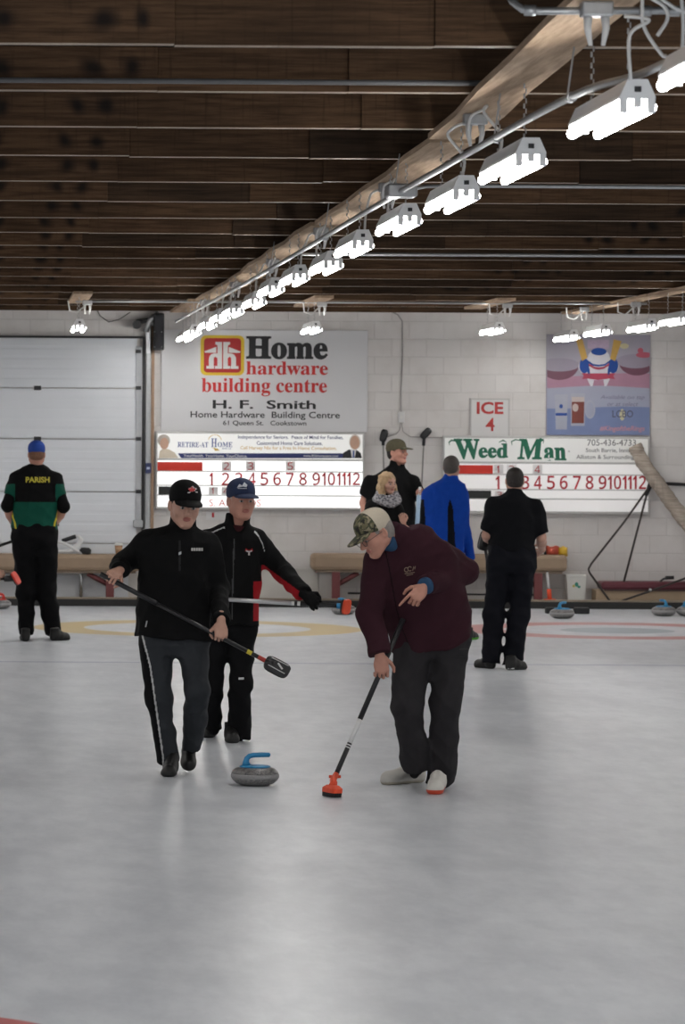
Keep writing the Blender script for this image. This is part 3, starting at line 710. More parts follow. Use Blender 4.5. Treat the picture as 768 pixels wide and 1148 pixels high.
ptext('or at select', 681, 450.5, 715.5, 455.2, Yp - .003, TXT, po, shear=.25, th=.002)
ptext('LCBO', 686.5, 460, 709.8, 468, Yp - .003, mat('poster_text_dark', (.08, .08, .12)), po, bold=.01, th=.002)
flat([pe(697.5, 465, 3, 6.5)], Yp - .003, mat('poster_yellow', (.5, .5, .3)), po, 'sparkle_print', .0006)
ptext('#KingoftheRings', 672.5, 477.5, 722.8, 484.6, Yp - .003, mat('poster_rose', (.55, .25, .27)), po, shear=.2, bold=.012, th=.002)

# cable and switch box on the wall
root = thing('wall_cable', P(448, 352, WALL - .01), 'grey cable dropping down the block wall to a small white box', 'cable')
CABM = mat('cable_grey', (.34, .32, .31), .6)
mb = MB(); mb.tube([P(x, y, WALL - .012) for x, y in ((440, 350), (446, 353), (451, 360), (451.3, 400), (449.5, 440), (449.5, 462))], .008, 8); mb.build('cable', CABM, root)
mb = MB(); mb.tube([P(x, y, WALL - .012) for x, y in ((449, 473), (448, 482), (444, 487), (433, 490))], .006, 8); mb.tube([P(x, y, WALL - .012) for x, y in ((450, 473), (452, 484), (460, 489.5), (480, 490.5), (497, 490.5))], .006, 8); mb.build('lower_cable', CABM, root)
mb = MB(); pbox(mb, 446, 461.5, 453, 474, WALL - .05, WALL, .008); mb.build('switch_box', PAPER, root)
mb = MB(); pbox(mb, 448, 466, 451, 470, WALL - .056, WALL - .048, .002); mb.build('switch', WHITE, root)

# ================================================================ FURNITURE BEHIND THE ICE
CUSH = mat('bench_vinyl', (.31, .225, .155), .65, .12, 8, .3, 40); MAROON = mat('maroon_paint', (.17, .05, .052), .6, .2, 8)
def cushion(x0, x1, z0, z1, y0, y1):
    mb = MB(); mb.box((x0, y0, z0), (x1, y1, z1), .05); return mb
def bench(label, pxa, pxb, legs, rail):
    Yb = 46.62
    xa, xb = w2(pxa, 630, Yb)[0], w2(pxb, 630, Yb)[0]; z1 = w2(pxa, 620.5, Yb)[1]; z0 = w2(pxa, 639.5, Yb)[1]
    r = thing('bench', ((xa + xb) / 2, Yb + .14, .06), label, 'bench', 'padded benches along the back wall')
    o = cushion(xa, xb, z0, z1, Yb, WALL - .06).build('seat_cushion', CUSH, r)
    mb = MB(); mb.box((xa + .06, Yb + .03, z0 - .025), (xb - .06, WALL - .07, z0 + .005), .004); mb.build('seat_board', mat('bench_board', (.20, .15, .11), .7), r)
    for px, brace in legs:
        x = w2(px, 650, Yb)[0]
        mb = MB(); mb.box((x - .05, Yb + .02, .06), (x + .05, Yb + .11, z0 - .02), .006); mb.build('leg', MAROON, r)
        if brace:
            mb = MB(); s = brace
            mb.tube([(x + s * .03, Yb + .08, .06 + (z0 - .06) * .55), (x + s * .28, Yb + .09, z0 - .03)], .032, 4); mb.build('brace', MAROON, r)
    return r, xa, xb, z0, z1
b1 = bench('long brown padded bench on maroon legs in front of the garage door', -60, 158, ((123.5, -1), (-30, 0)), None)
b2 = bench('long brown padded bench on maroon legs under the scoreboards', 349.5, 636.5, ((377, 1), (604, -1), (490, 1)), None)
# rail under the second bench
mb = MB(); mb.tube([P(390, 665, 46.85), P(600, 667, 46.85)], .012, 8); tag(mb.build('rail', DARKM), 'thin dark rail low under the bench below the scoreboards', 'rail')
# board panel at the left end of the second bench and white boards along the wall
mb = MB(); x0, x1 = w2(357.5, 650, 46.72)[0], w2(373, 650, 46.72)[0]; mb.box((x0, 46.70, .06), (x1, 46.74, .60), .004); tag(mb.build('end_board', mat('grey_board', (.36, .34, .32), .7, .12, 4)), 'grey board standing under the left end of the scoreboard bench', 'board')
mb = MB(); x0, x1 = w2(144, 650, 46.9)[0], w2(357, 650, 46.9)[0]; z = w2(250, 636.5, 46.9)[1]; mb.box((x0, WALL - .06, .06), (x1, WALL - .005, z), .004)
mb.box((x0, WALL - .075, z - .03), (x1, WALL - .005, z), .004)
tag(mb.build('wall_board', mat('white_board_low', (.62, .60, .57), .6, .06, 3)), 'low white wall board between the two benches', 'board')
# chrome frame below the left bench
root = thing('metal_stand', P(60, 672, 46.75), 'chrome tube stand under the left bench', 'stand'); CHR = mat('chrome', (.60, .61, .62), .25, .1, metal=.9)
z0 = .06; zt = w2(60, 642, 46.75)[1]; xr, xl = w2(91, 650, 46.75)[0], w2(-20, 650, 46.75)[0]
mb = MB(); mb.tube([(xl, 46.75, zt), (xr - .03, 46.75, zt), (xr, 46.75, zt - .03), (xr, 46.75, z0)], .02, 10); mb.build('front_frame', CHR, root)
mb = MB(); mb.tube([(xl, 46.9, zt), (xr - .03, 46.9, zt), (xr, 46.9, zt - .03), (xr, 46.9, z0)], .02, 10); mb.build('rear_frame', CHR, root)
mb = MB(); mb.tube([(xr, 46.75, zt), (xr, 46.9, zt)], .014, 8); mb.build('crossbar', CHR, root)
mb = MB(); mb.tube([(xr, 46.75, z0), (xr, 46.75, z0 + .03)], .028, 10); mb.build('foot', BLACK, root)
# coffee cup on the left bench
c = P(133, 621.5, 46.72); c.z = b1[4] + .0
root = thing('paper_cup', c, 'brown paper coffee cup with white lid on the left bench', 'cup')
mb = MB(); mb.lathe([(.036, 0), (.050, .115)], c, 20); mb.build('cup', mat('cup_brown', (.36, .20, .11), .6), root)
mb = MB(); mb.lathe([(.053, .110), (.055, .118), (.050, .128), (.046, .140), (.038, .143)], c, 20); mb.build('lid', mat('cup_lid', (.72, .72, .70), .4), root)
mb = MB(); mb.lathe([(.0425, .045), (.0475, .085)], c, 20); mb.build('sleeve', mat('cup_sleeve', (.48, .30, .18), .8), root)
# white delivery stick with black grip
root = thing('delivery_aid', P(82, 621, 46.7), 'white curling delivery aid with black grip lying on the left bench', 'curling aid')
WP = mat('white_plastic', (.72, .72, .72), .35, .03); Yd = 46.72
mb = MB(); mb.tube([P(x, y, Yd) for x, y in ((52, 619), (66, 618.2), (80, 617.3), (88, 611), (91, 605), (88.5, 601.5), (84.5, 601)) ], .024, 10, rs=[.018, .02, .03, .036, .03, .022, .018]); mb.build('frame', WP, root)
mb = MB(); mb.tube([P(x, y, Yd - .02) for x, y in ((60, 606), (72, 609), (80, 613.5), (92, 621))], .02, 10); mb.build('strut', WP, root)
mb = MB(); mb.tube([P(x, y, Yd) for x, y in ((69.5, 606.5), (85, 601.3))], .026, 12); mb.build('grip', BLACK, root)
mb = MB(); mb.tube([P(x, y, Yd - .03) for x, y in ((90, 615.5), (94, 617.5), (99, 618.5), (102, 619))], .04, 12, rs=[.022, .045, .05, .03]); mb.build('rubber_foot', BLACK, root)
# snack bag on the right bench
root = thing('snack_bag', P(624, 623, 46.75), 'red and yellow crisp bag lying on the right end of the scoreboard bench', 'snack bag')
def pouch(px0, px1, py0, py1, m, name, seed):
    from mathutils import noise as _n
    mb = MB(); a, b = P(px0, py1, 46.75), P(px1, py0, 46.75); nx, nz = 14, 8; g = {}
    for sgn in (-1, 1):
        for i in range(nx + 1):
            for k in range(nz + 1):
                u, v = i / nx, k / nz; e = (1 - abs(2 * u - 1) ** 4) * (1 - abs(2 * v - 1) ** 3)
                if e < 1e-6 and sgn == 1: g[(sgn, i, k)] = g[(-1, i, k)]; continue
                q = Vector((a.x + u * (b.x - a.x), 46.75 + sgn * .07 * e, b1[4] + .002 + v * (b.z - a.z)))
                if e > 1e-6: q.y += .012 * _n.noise(q * 22 + Vector((seed, 0, 0)))
                if k == nz: q.z += .008 * math.sin(9 * u + seed)
                g[(sgn, i, k)] = mb.bm.verts.new(q)
        for i in range(nx):
            for k in range(nz):
                f = mb.bm.faces.new((g[(sgn, i, k)], g[(sgn, i + 1, k)], g[(sgn, i + 1, k + 1)], g[(sgn, i, k + 1)])); f.smooth = True
    return mb.build(name, m, root)
pouch(612, 627, 611.5, 623, mat('bag_red', (.42, .06, .03), .4, .35, 14), 'bag', 1)
pouch(625.5, 636.5, 612, 623, mat('bag_yellow', (.62, .38, .03), .4, .25, 14), 'bag_end', 3)
# waste bin
c = Vector((P(645, 660, 46.72).x, 46.72, .062))
root = thing('waste_bin', c, 'white plastic waste bin with green emblem at the right end of the bench', 'bin')
q = 46.72 / F
mb = MB(); h = .345
for (a, b, z0, z1) in ((9.0, 11.2, 0, h),):
    v = [mb.bm.verts.new(c + Vector(p)) for p in ((-a * q, -.085, z0), (a * q, -.085, z0), (a * q, .085, z0), (-a * q, .085, z0), (-b * q, -.105, z1), (b * q, -.105, z1), (b * q, .105, z1), (-b * q, .105, z1))]
    for f in ((3, 2, 1, 0), (0, 1, 5, 4), (1, 2, 6, 5), (2, 3, 7, 6), (3, 0, 4, 7)): mb.bm.faces.new([v[i] for i in f])
body = mb.build('body', mat('bin_white', (.66, .65, .62), .45, .05), root)
mb = MB()
for lo, hi in (((-.135, -.118, h - .025), (.135, -.1, h + .006)), ((-.135, .1, h - .025), (.135, .118, h + .006)), ((-.135, -.118, h - .025), (-.117, .118, h + .006)), ((.117, -.118, h - .025), (.135, .118, h + .006))): mb.box(c + Vector(lo), c + Vector(hi), .004)
mb.build('rim', mat('bin_white', (.66, .65, .62)), root)
emb = mat('bin_emblem', (.05, .26, .20), .5, .3, 40)
for (a, b, w_, h_, m) in ((.0, .23, .022, .028, emb), (-.035, .21, .016, .016, mat('bin_emblem_yellow', (.55, .48, .12), .5)), (.03, .20, .02, .016, emb)):
    mb = MB(); mb.prism(circle(c.x + a, c.z + b, w_, h_, 14), c.y - .104, c.y - .094); mb.build('emblem', m, root)
# plywood chest with maroon pad
xa = w2(668, 665, 46.6)[0]; xb = xa + 2.1
root = thing('storage_chest', ((xa + xb) / 2, 46.75, .06), 'low plywood chest with maroon padded lid at the right by the log', 'chest')
zt = w2(700, 661, 46.6)[1]; zp = w2(700, 652, 46.6)[1]
mb = MB(); mb.box((xa, 46.58, .06), (xb, 46.93, zt - .005), .004); mb.build('body', mat('plywood', (.40, .30, .205), .7, .14, 7), root)
xa2 = w2(674, 655, 46.6)[0]
mb = MB(); mb.box((xa2, 46.55, zt + .0), (xb, 46.95, zp), .03); mb.build('padded_lid', mat('maroon_vinyl', (.105, .022, .032), .45, .15, 10), root)
mb = MB(); mb.box((xa2 + .03, 46.545, zt - .015), (xb, 46.56, zt + .004), .002); mb.build('lid_edge', mat('edge_dark', (.06, .03, .03), .5), root)
# clamp on the chest
root = thing('hand_clamp', P(745, 652, 46.62), 'small black handled clamp on the maroon chest lid', 'clamp')
mb = MB(); mb.tube([P(740.5, 657, 46.6), P(741, 651, 46.6), P(744, 649, 46.6), P(748, 648.5, 46.6)], .014, 8); mb.build('bracket', DARKM, root)
mb = MB(); mb.tube([P(746, 647.8, 46.6), P(755.5, 647.5, 46.6)], .024, 10); mb.build('handle', BLACK, root)
mb = MB(); mb.ball(P(740.5, 654.5, 46.6), .03, 10); mb.ball(P(690, 654.5, 46.6), .022, 10); mb.build('knuckle', DARKM, root)
# leaning black rods
RODM = mat('dark_bronze_rod', (.035, .028, .025), .45, .2)
root = thing('bent_rod_frame', P(688, 676, 46.5), 'thin black bent rod frame leaning on the wall left of the log', 'rod frame')
mb = MB(); mb.tube([P(727, 547, 46.79), P(700, 585, 46.76), P(663, 632, 46.72), P(659.8, 638, 46.7), P(661, 642, 46.66), P(684, 674, 46.49), P(688, 676.2, 46.48), P(693, 675, 46.48), P(735, 660.5, 46.47), P(772, 647, 46.46)], .0135, 8); mb.build('rod', RODM, root)
mb = MB(); mb.tube([P(724, 556, 46.785), P(729.5, 545.5, 46.79)], .02, 8); mb.build('end_sleeve', BLACK, root)
mb = MB(); mb.ball(P(729, 661.5, 46.47), .022, 10); mb.build('joint', GREYM, root)
root = thing('straight_rod', P(700, 651, 46.7), 'straight thin black rod leaning from the maroon lid up to the wall', 'rod')
mb = MB(); mb.tube([P(699.5, 652.3, 46.6), P(727.5, 545, 46.86)], .0135, 8); mb.build('rod', RODM, root)
mb = MB(); mb.tube([P(725, 554, 46.845), P(728.3, 542, 46.865)], .02, 8); mb.build('tip', BLACK, root)
pipe('rod', [P(722, 541.0, 46.93), P(790, 544.5, 46.93)], .022, 'black horizontal bar fixed to the wall right of the right scoreboard', 'bar', BLACK)
# weathered log
root = thing('log', P(740, 545, 46.62), 'grey weathered bark-free log leaning diagonally at the right edge', 'log')
pts = [(711.5, 500), (716.5, 510), (724, 523), (737, 541.5), (748, 557), (760, 573), (778, 595), (806, 632)]; Yl = [46.76, 46.75, 46.72, 46.66, 46.60, 46.54, 46.45, 46.32]
mb = MB(); P3 = [P(a, b, y) for (a, b), y in zip(pts, Yl)]; P3.append(Vector((P3[-1].x + .42, P3[-1].y - .1, .05)))
fine = []; rr = []
for i in range(len(P3) - 1):
    for j in range(5):
        t = j / 5; fine.append(P3[i].lerp(P3[i + 1], t)); rr.append(.083 + .016 * (i + t) / 8 + .006 * math.sin(5 * (i + t)) + .004 * math.sin(13 * (i + t)))
mb.tube(fine, .09, 18, rs=rr)
for v in mb.bm.verts:
    from mathutils import noise as _n
    v.co += Vector((_n.noise(v.co * 9), _n.noise(v.co * 9 + Vector((5, 1, 2))), _n.noise(v.co * 9 + Vector((1, 7, 3))))) * .012
lm = timber_material('weathered_log_wood', (.30, .25, .21), (.52, .455, .39), axis=0)
mb.build('trunk', lm, root)
mb = MB(); d = (fine[0] - fine[2]).normalized(); mb.tube([fine[0] - d * .01, fine[0] + d * .006], .075, 16); mb.build('cut_end', mat('log_end', (.36, .27, .19), .8, .2, 30), root)

# ================================================================ CURLING STONES
GRAN = None
def granite():
    m, t, b, N = base_mat('speckled_granite')
    tc = nd(t, 'ShaderNodeTexCoord'); v = tc.outputs['Object']
    vo = nd(t, 'ShaderNodeTexVoronoi', Scale=130.0); t.links.new(v, vo.inputs['Vector'])
    n = N.noise(v, 60, 4, .7)
    col = N.mix(N.sstep(n, .38, .62), (.045, .045, .048), (.20, .19, .185))
    t.links.new(N.mix(N.m('MULTIPLY', vo.outputs['Distance'], .35), col, (.30, .29, .28)), b.inputs['Base Color'])
    b.inputs['Roughness'].default_value = .28; b.inputs['Specular IOR Level'].default_value = .5
    return m
GRAN = granite(); BANDM = mat('ground_band_granite', (.27, .265, .265), .75, .25, 90)
BLUEH = mat('blue_handle', (.02, .20, .40), .35, .06); REDH = mat('red_handle', (.50, .03, .025), .35, .06)
def stone(c, rot, hm, label, group):
    c = Vector(c); r = thing('curling_stone', c, label, 'curling stone', group); R = Matrix.Rotation(rot, 3, 'Z')
    mb = MB(); prof = [(.066, .0), (.085, .003), (.115, .015), (.135, .032), (.1425, .045)]
    mb.lathe(prof, c, 48); mb.build('lower_body', GRAN, r)
    mb = MB(); mb.lathe([(.1425, .045), (.1455, .052), (.146, .063), (.1425, .072)], c, 48); mb.build('striking_band', BANDM, r)
    mb = MB(); mb.lathe([(.1425, .072), (.136, .087), (.119, .101), (.092, .110), (.05, .114), (.01, .115)], c, 48); mb.build('upper_body', GRAN, r)
    mb = MB(); mb.lathe([(.093, .109), (.094, .115), (.080, .1195), (.045, .123), (.005, .124)], c, 36); mb.build('handle_base', hm, r)
    mb = MB()
    pts = [Vector(p) for p in ((-.052, 0, .116), (-.056, 0, .140), (-.050, 0, .162), (-.034, 0, .176), (-.01, 0, .181), (.04, 0, .183), (.085, 0, .182), (.093, 0, .181))]
    mb.tube([c + R @ p for p in pts], .016, 14, rs=[.030, .020, .0165, .0155, .0155, .0155, .0145, .008]); mb.build('handle_grip', hm, r)
    return r
STG = 'curling stones lying at the back of the ice'
c0 = ICE(287.5, 882.5); c0.y += .13
stone(c0, math.radians(8), BLUEH, 'speckled grey curling stone with blue handle sliding in the foreground ice', 'curling stone in play')
for px, py, rot, hm, lb in ((630, 693.3, .9, BLUEH, 'blue-handled curling stone resting in front of the black foot hold'),
                            (385, 689, 2.2, BLUEH, 'blue-handled curling stone behind the orange brush pad near the bench'),
                            (744, 690.5, 1.9, BLUEH, 'blue-handled curling stone in front of the plywood chest, nearer the bin'),
                            (772, 690.5, .4, BLUEH, 'blue-handled curling stone cut by the right edge of the photo'),
                            (-1, 682.5, 2.9, REDH, 'red-handled curling stone cut by the left edge of the photo')):
    c = ICE(px, py); stone(c, rot, hm, lb, STG)
# foot hold (hack)
c = ICE(636, 688)
root = thing('hack', c, 'pair of black rubber foot holds on the ice behind a blue-handled stone', 'hack')
for s, lbl in ((-1, 0), (1, 0)):
    mb = MB(); mb.box((c.x + s * .17 - .09, c.y - .06, .0), (c.x + s * .17 + .09, c.y + .07, .075), .012); mb.build('foothold', BLACK, root)
mb = MB(); mb.box((c.x - .24, c.y + .02, 0), (c.x + .24, c.y + .06, .02), .004); mb.build('base_plate', BLACK, root)
# ================================================================ IMPLICIT BODIES
def A(v): return np.array(v, dtype=float)
def unit(v): v = A(v); return v / np.linalg.norm(v)
class SDF:
    """smooth union of rounded cones, ellipsoids and lofts, meshed with surface nets"""
    def __init__(s, h): s.h = h; s.ops = []; s.fold = None; s.planes = []
    def add(s, fn, lo, hi, k, mode): s.ops.append((fn, A(lo), A(hi), k, mode)); return s
    def cone(s, a, b, ra, rb, k=.02, fa=False, fb=False, mode='u'):
        a, b = A(a), A(b); ab = b - a; L_ = max(np.linalg.norm(ab), 1e-6); u = ab / L_
        def fn(X, Y, Z):
            qx, qy, qz = X - a[0], Y - a[1], Z - a[2]
            t = qx * u[0] + qy * u[1] + qz * u[2]; tt = np.clip(t, 0, L_)
            d = np.sqrt((qx - tt * u[0]) ** 2 + (qy - tt * u[1]) ** 2 + (qz - tt * u[2]) ** 2) - (ra + (rb - ra) * tt / L_)
            if fb: d = np.maximum(d, t - L_)
            if fa: d = np.maximum(d, -t)
            return d
        return s.add(fn, np.minimum(a - ra, b - rb), np.maximum(a + ra, b + rb), k, mode)
    def chain(s, pts, rs, k=.02, fb=False, fa=False):
        for i in range(len(pts) - 1): s.cone(pts[i], pts[i + 1], rs[i], rs[i + 1], k, fa=fa and i == 0, fb=fb and i == len(pts) - 2)
        return s
    def ell(s, c, r, R=None, k=.02, mode='u'):
        c, r = A(c), A(r); R = np.eye(3) if R is None else A(R)
        def fn(X, Y, Z):
            q = [X - c[0], Y - c[1], Z - c[2]]
            l = [q[0] * R[0, i] + q[1] * R[1, i] + q[2] * R[2, i] for i in range(3)]
            k0 = np.sqrt(sum((l[i] / r[i]) ** 2 for i in range(3))); k1 = np.sqrt(sum((l[i] / r[i] ** 2) ** 2 for i in range(3)))
            return k0 * (k0 - 1) / np.maximum(k1, 1e-6)
        m = max(r) if R is not None else r
        return s.add(fn, c - m, c + m, k, mode)
    def loft(s, cs, hw, hd, n, k=.03, m=2.3):
        cs = A(cs); u = unit(cs[-1] - cs[0]); sv = (cs - cs[0]) @ u; hw, hd = A(hw), A(hd)
        x = unit(np.cross(n, u)); nn = np.cross(u, x)
        def fn(X, Y, Z):
            t = (X - cs[0, 0]) * u[0] + (Y - cs[0, 1]) * u[1] + (Z - cs[0, 2]) * u[2]
            q = [v - np.interp(t, sv, cs[:, i]) for i, v in enumerate((X, Y, Z))]
            w, d = np.interp(t, sv, hw), np.interp(t, sv, hd)
            a = np.abs(q[0] * x[0] + q[1] * x[1] + q[2] * x[2]) / w; b = np.abs(q[0] * nn[0] + q[1] * nn[1] + q[2] * nn[2]) / d
            r = ((a ** m + b ** m) ** (1 / m) - 1) * np.minimum(w, d)
            return np.maximum(r, np.maximum(t - sv[-1], -t))
        M_ = max(max(hw), max(hd))
        return s.add(fn, cs.min(0) - M_, cs.max(0) + M_, k, 'u')
    def cut(s, o, n): s.planes.append((A(o), unit(n))); return s
    def mesh(s, smooth=1):
        h = s.h; un = [o for o in s.ops if o[4] == 'u']
        lo = np.min([o[1] for o in un], 0) - 3 * h - .012; hi = np.max([o[2] for o in un], 0) + 3 * h + .012
        dim = np.ceil((hi - lo) / h).astype(int) + 1
        ax = [lo[i] + h * np.arange(dim[i]) for i in range(3)]
        f = np.full(dim, 1.0, np.float32)
        for fn, a, b, k, mode in s.ops:
            pad = k + 2 * h + .01
            i0 = np.clip(np.floor((a - pad - lo) / h).astype(int), 0, dim); i1 = np.clip(np.ceil((b + pad - lo) / h).astype(int) + 1, 0, dim)
            if np.any(i1 <= i0): continue
            sl = tuple(slice(p, q) for p, q in zip(i0, i1))
            d = fn(ax[0][sl[0]][:, None, None], ax[1][sl[1]][None, :, None], ax[2][sl[2]][None, None, :]).astype(np.float32)
            g = f[sl]
            if mode == 's': d = -d; hh = np.maximum(k - np.abs(g - d), 0) / k; f[sl] = np.maximum(g, d) + hh * hh * k * .25
            else: hh = np.maximum(k - np.abs(g - d), 0) / k; f[sl] = np.minimum(g, d) - hh * hh * k * .25
        if s.fold is not None:
            idx = np.nonzero(np.abs(f) < .03)
            f[idx] += s.fold(ax[0][idx[0]], ax[1][idx[1]], ax[2][idx[2]]).astype(np.float32)
        for o, n in s.planes:
            f = np.maximum(f, ((ax[0] - o[0]) * n[0])[:, None, None] + ((ax[1] - o[1]) * n[1])[None, :, None] + ((ax[2] - o[2]) * n[2])[None, None, :]).astype(np.float32)
        f[0] = f[-1] = 1; f[:, 0] = f[:, -1] = 1; f[:, :, 0] = f[:, :, -1] = 1
        ins = f < 0
        c = np.zeros(dim - 1, np.int8)
        for dx in (0, 1):
            for dy in (0, 1):
                for dz in (0, 1): c += ins[dx:dim[0] - 1 + dx, dy:dim[1] - 1 + dy, dz:dim[2] - 1 + dz]
        act = (c > 0) & (c < 8); I = np.argwhere(act); idm = np.full(dim - 1, -1, np.int64); idm[act] = np.arange(len(I))
        V = np.zeros((len(I), 3)); cnt = np.zeros(len(I))
        cor = [(0, 0, 0), (1, 0, 0), (0, 1, 0), (1, 1, 0), (0, 0, 1), (1, 0, 1), (0, 1, 1), (1, 1, 1)]
        fv = [f[I[:, 0] + a, I[:, 1] + b, I[:, 2] + c_] for a, b, c_ in cor]
        for a in range(8):
            for b in range(a + 1, 8):
                df = [cor[b][i] - cor[a][i] for i in range(3)]
                if sum(abs(v) for v in df) != 1: continue
                m_ = (fv[a] < 0) != (fv[b] < 0); t = np.where(m_, fv[a] / np.where(m_, fv[a] - fv[b], 1), 0)
                for i in range(3): V[:, i] += np.where(m_, cor[a][i] + t * df[i], 0)
                cnt += m_
        V = lo + h * (I + V / cnt[:, None])
        Q = []
        for axis in range(3):
            j, k_ = (axis + 1) % 3, (axis + 2) % 3
            sl0 = [slice(None)] * 3; sl1 = [slice(None)] * 3; sl0[axis] = slice(0, -1); sl1[axis] = slice(1, None)
            s0, s1 = ins[tuple(sl0)], ins[tuple(sl1)]
            for flip, mk in ((False, s0 & ~s1), (True, ~s0 & s1)):
                E = np.argwhere(mk)
                E = E[(E[:, j] > 0) & (E[:, k_] > 0) & (E[:, j] < dim[j] - 1) & (E[:, k_] < dim[k_] - 1)]
                q = []
                for dj, dk in ((1, 1), (0, 1), (0, 0), (1, 0)):
                    e = E.copy(); e[:, j] -= dj; e[:, k_] -= dk; q.append(idm[e[:, 0], e[:, 1], e[:, 2]])
                q = np.stack(q, 1); Q.append(q[:, ::-1] if flip else q)
        Q = np.concatenate(Q); Q = Q[(Q >= 0).all(1)]
        for _ in range(smooth):
            S = np.zeros_like(V); n_ = np.zeros(len(V))
            for a in range(4):
                b = (a + 1) % 4
                np.add.at(S, Q[:, a], V[Q[:, b]]); np.add.at(n_, Q[:, a], 1)
                np.add.at(S, Q[:, b], V[Q[:, a]]); np.add.at(n_, Q[:, b], 1)
            V = V * .5 + .5 * S / np.maximum(n_, 1)[:, None]
        return V, Q
def join(parts):
    Vs, Qs, o = [], [], 0
    for V, Q in parts: Vs.append(V); Qs.append(Q + o); o += len(V)
    return np.concatenate(Vs), np.concatenate(Qs)
def to_obj(name, VQ, mats, parent, paint=None):
    V, Q = VQ; o = A(wloc(parent)); me = bpy.data.meshes.new(name)
    me.from_pydata((V - o).tolist(), [], Q.tolist())
    if paint is not None:
        c = V[Q].mean(1); me.polygons.foreach_set('material_index', np.asarray(paint(c), dtype=np.int32))
    me.polygons.foreach_set('use_smooth', np.ones(len(Q), dtype=bool)); me.update()
    return link(name, me, mats, parent, o)
def topx(c):
    """where points of a garment land in the survey picture, used only to lay out a garment's pattern pieces"""
    u = VX + F * c[:, 0] / c[:, 1]; v = HY - F * (c[:, 2] - H) / c[:, 1]
    dx, dy = u - 384, v - 490
    return 384 + dx * math.cos(RR) - dy * math.sin(RR), 490 + dx * math.sin(RR) + dy * math.cos(RR)
def folds(amp, wl, seed, sq=(1, 1, .7)):
    r = np.random.default_rng(seed); ws = []
    for i in range(6):
        d = unit(r.normal(size=3)) * A(sq); ws.append((d * 2 * PI / (wl * r.uniform(.6, 1.5)), r.uniform(0, 6.28), unit(r.normal(size=3)) * 2 * PI / (wl * 2), r.uniform(0, 6.28)))
    def fn(X, Y, Z):
        o = 0
        for w, p, v, q in ws:
            ph = w[0] * X + w[1] * Y + w[2] * Z + p + 1.4 * np.sin(v[0] * X + v[1] * Y + v[2] * Z + q)
            o = o + (1 - 1.6 * np.abs(np.sin(ph * .5)))
        return -amp * o / 2.4
    return fn

# ---------------------------------------------------------------- anatomy
def headframe(fwd, roll=0.0):
    f = unit(fwd); z = A((0, 0, 1.0)); x = unit(np.cross(f, z)); up = np.cross(x, f)
    if roll: x, up = x * math.cos(roll) + up * math.sin(roll), up * math.cos(roll) - x * math.sin(roll)
    return np.stack([x, f, up], 1)          # columns: side, front, up
def head_sdf(c, R, sc=1.0, jaw=1.0, nose=1.0, h=.0032, neck=None):
    c = A(c); g = lambda *p: c + R @ (A(p) * sc); s = SDF(h)
    s.ell(g(0, -.014, .036), A((.077, .098, .086)) * sc, R, .02)
    s.ell(g(0, .03, -.005), A((.066, .068, .085)) * sc, R, .03)
    s.cone(g(0, .022, -.045), g(0, .058, -.094), .056 * sc * jaw, .026 * sc * jaw, .03)
    for e in (-1, 1):
        s.ell(g(e * .042, .056, -.026), A((.026, .026, .028)) * sc, R, .02)
        s.cone(g(e * .05, .0, -.05), g(e * .02, .055, -.09), .025 * sc * jaw, .02 * sc, .03)
        s.cone(g(e * .012, .088, .022), g(e * .048, .072, .020), .010 * sc, .009 * sc, .014)
        s.ell(g(e * .031, .094, .001), A((.017, .012, .011)) * sc, R, .012, 's')
        s.ell(g(e * .031, .0765, .001), A((.0135, .0125, .0105)) * sc, R, .003)
        s.cone(g(e * .018, .088, .010), g(e * .043, .080, .009), .0042 * sc, .004 * sc, .004)
        Re = R @ A(Matrix.Rotation(e * .35, 3, 'Z'))
        s.ell(g(e * .079, -.012, -.004), A((.010, .021, .033)) * sc, Re, .008)
        s.ell(g(e * .086, -.008, -.002), A((.006, .011, .019)) * sc, Re, .006, 's')
        s.ell(g(e * .0115, .099, -.031), A((.009, .011, .008)) * sc * nose, R, .008)
    s.cone(g(0, .088, .016), g(0, .112, -.026), .0085 * sc, .0125 * sc * nose, .012)
    s.ell(g(0, .0885, -.0555), A((.023, .010, .0062)) * sc, R, .006)
    s.ell(g(0, .0875, -.0665), A((.020, .010, .0070)) * sc, R, .006)
    s.ell(g(0, .0985, -.0608), A((.021, .006, .0018)) * sc, R, .003, 's')
    s.ell(g(0, .078, -.094), A((.020, .016, .014)) * sc, R, .014)
    nb = g(0, -.045, -.19) if neck is None else A(neck)
    s.cone(g(0, -.022, -.03), nb, .056 * sc, .060 * sc, .03)
    return s
def head_paint(c, R, sc):
    def fn(p):
        q = (p - A(c)) @ R / sc; x, y, z = np.abs(q[:, 0]), q[:, 1], q[:, 2]
        m = np.zeros(len(p), int)
        m[(((x / .024) ** 2 + ((z + .061) / .0125) ** 2) < 1) & (y > .082)] = 1
        eye = (((x - .031) / .0135) ** 2 + ((z - .001) / .0075) ** 2 < 1) & (y > .076); m[eye] = 2
        m[eye & (((x - .031) / .006) ** 2 + ((z - .001) / .0075) ** 2 < 1)] = 3
        m[(x > .012) & (x < .054) & (np.abs(z - .0245 + .35 * (x - .033) ** 2 * 20) < .0055) & (y > .060)] = 4
        return m
    return fn
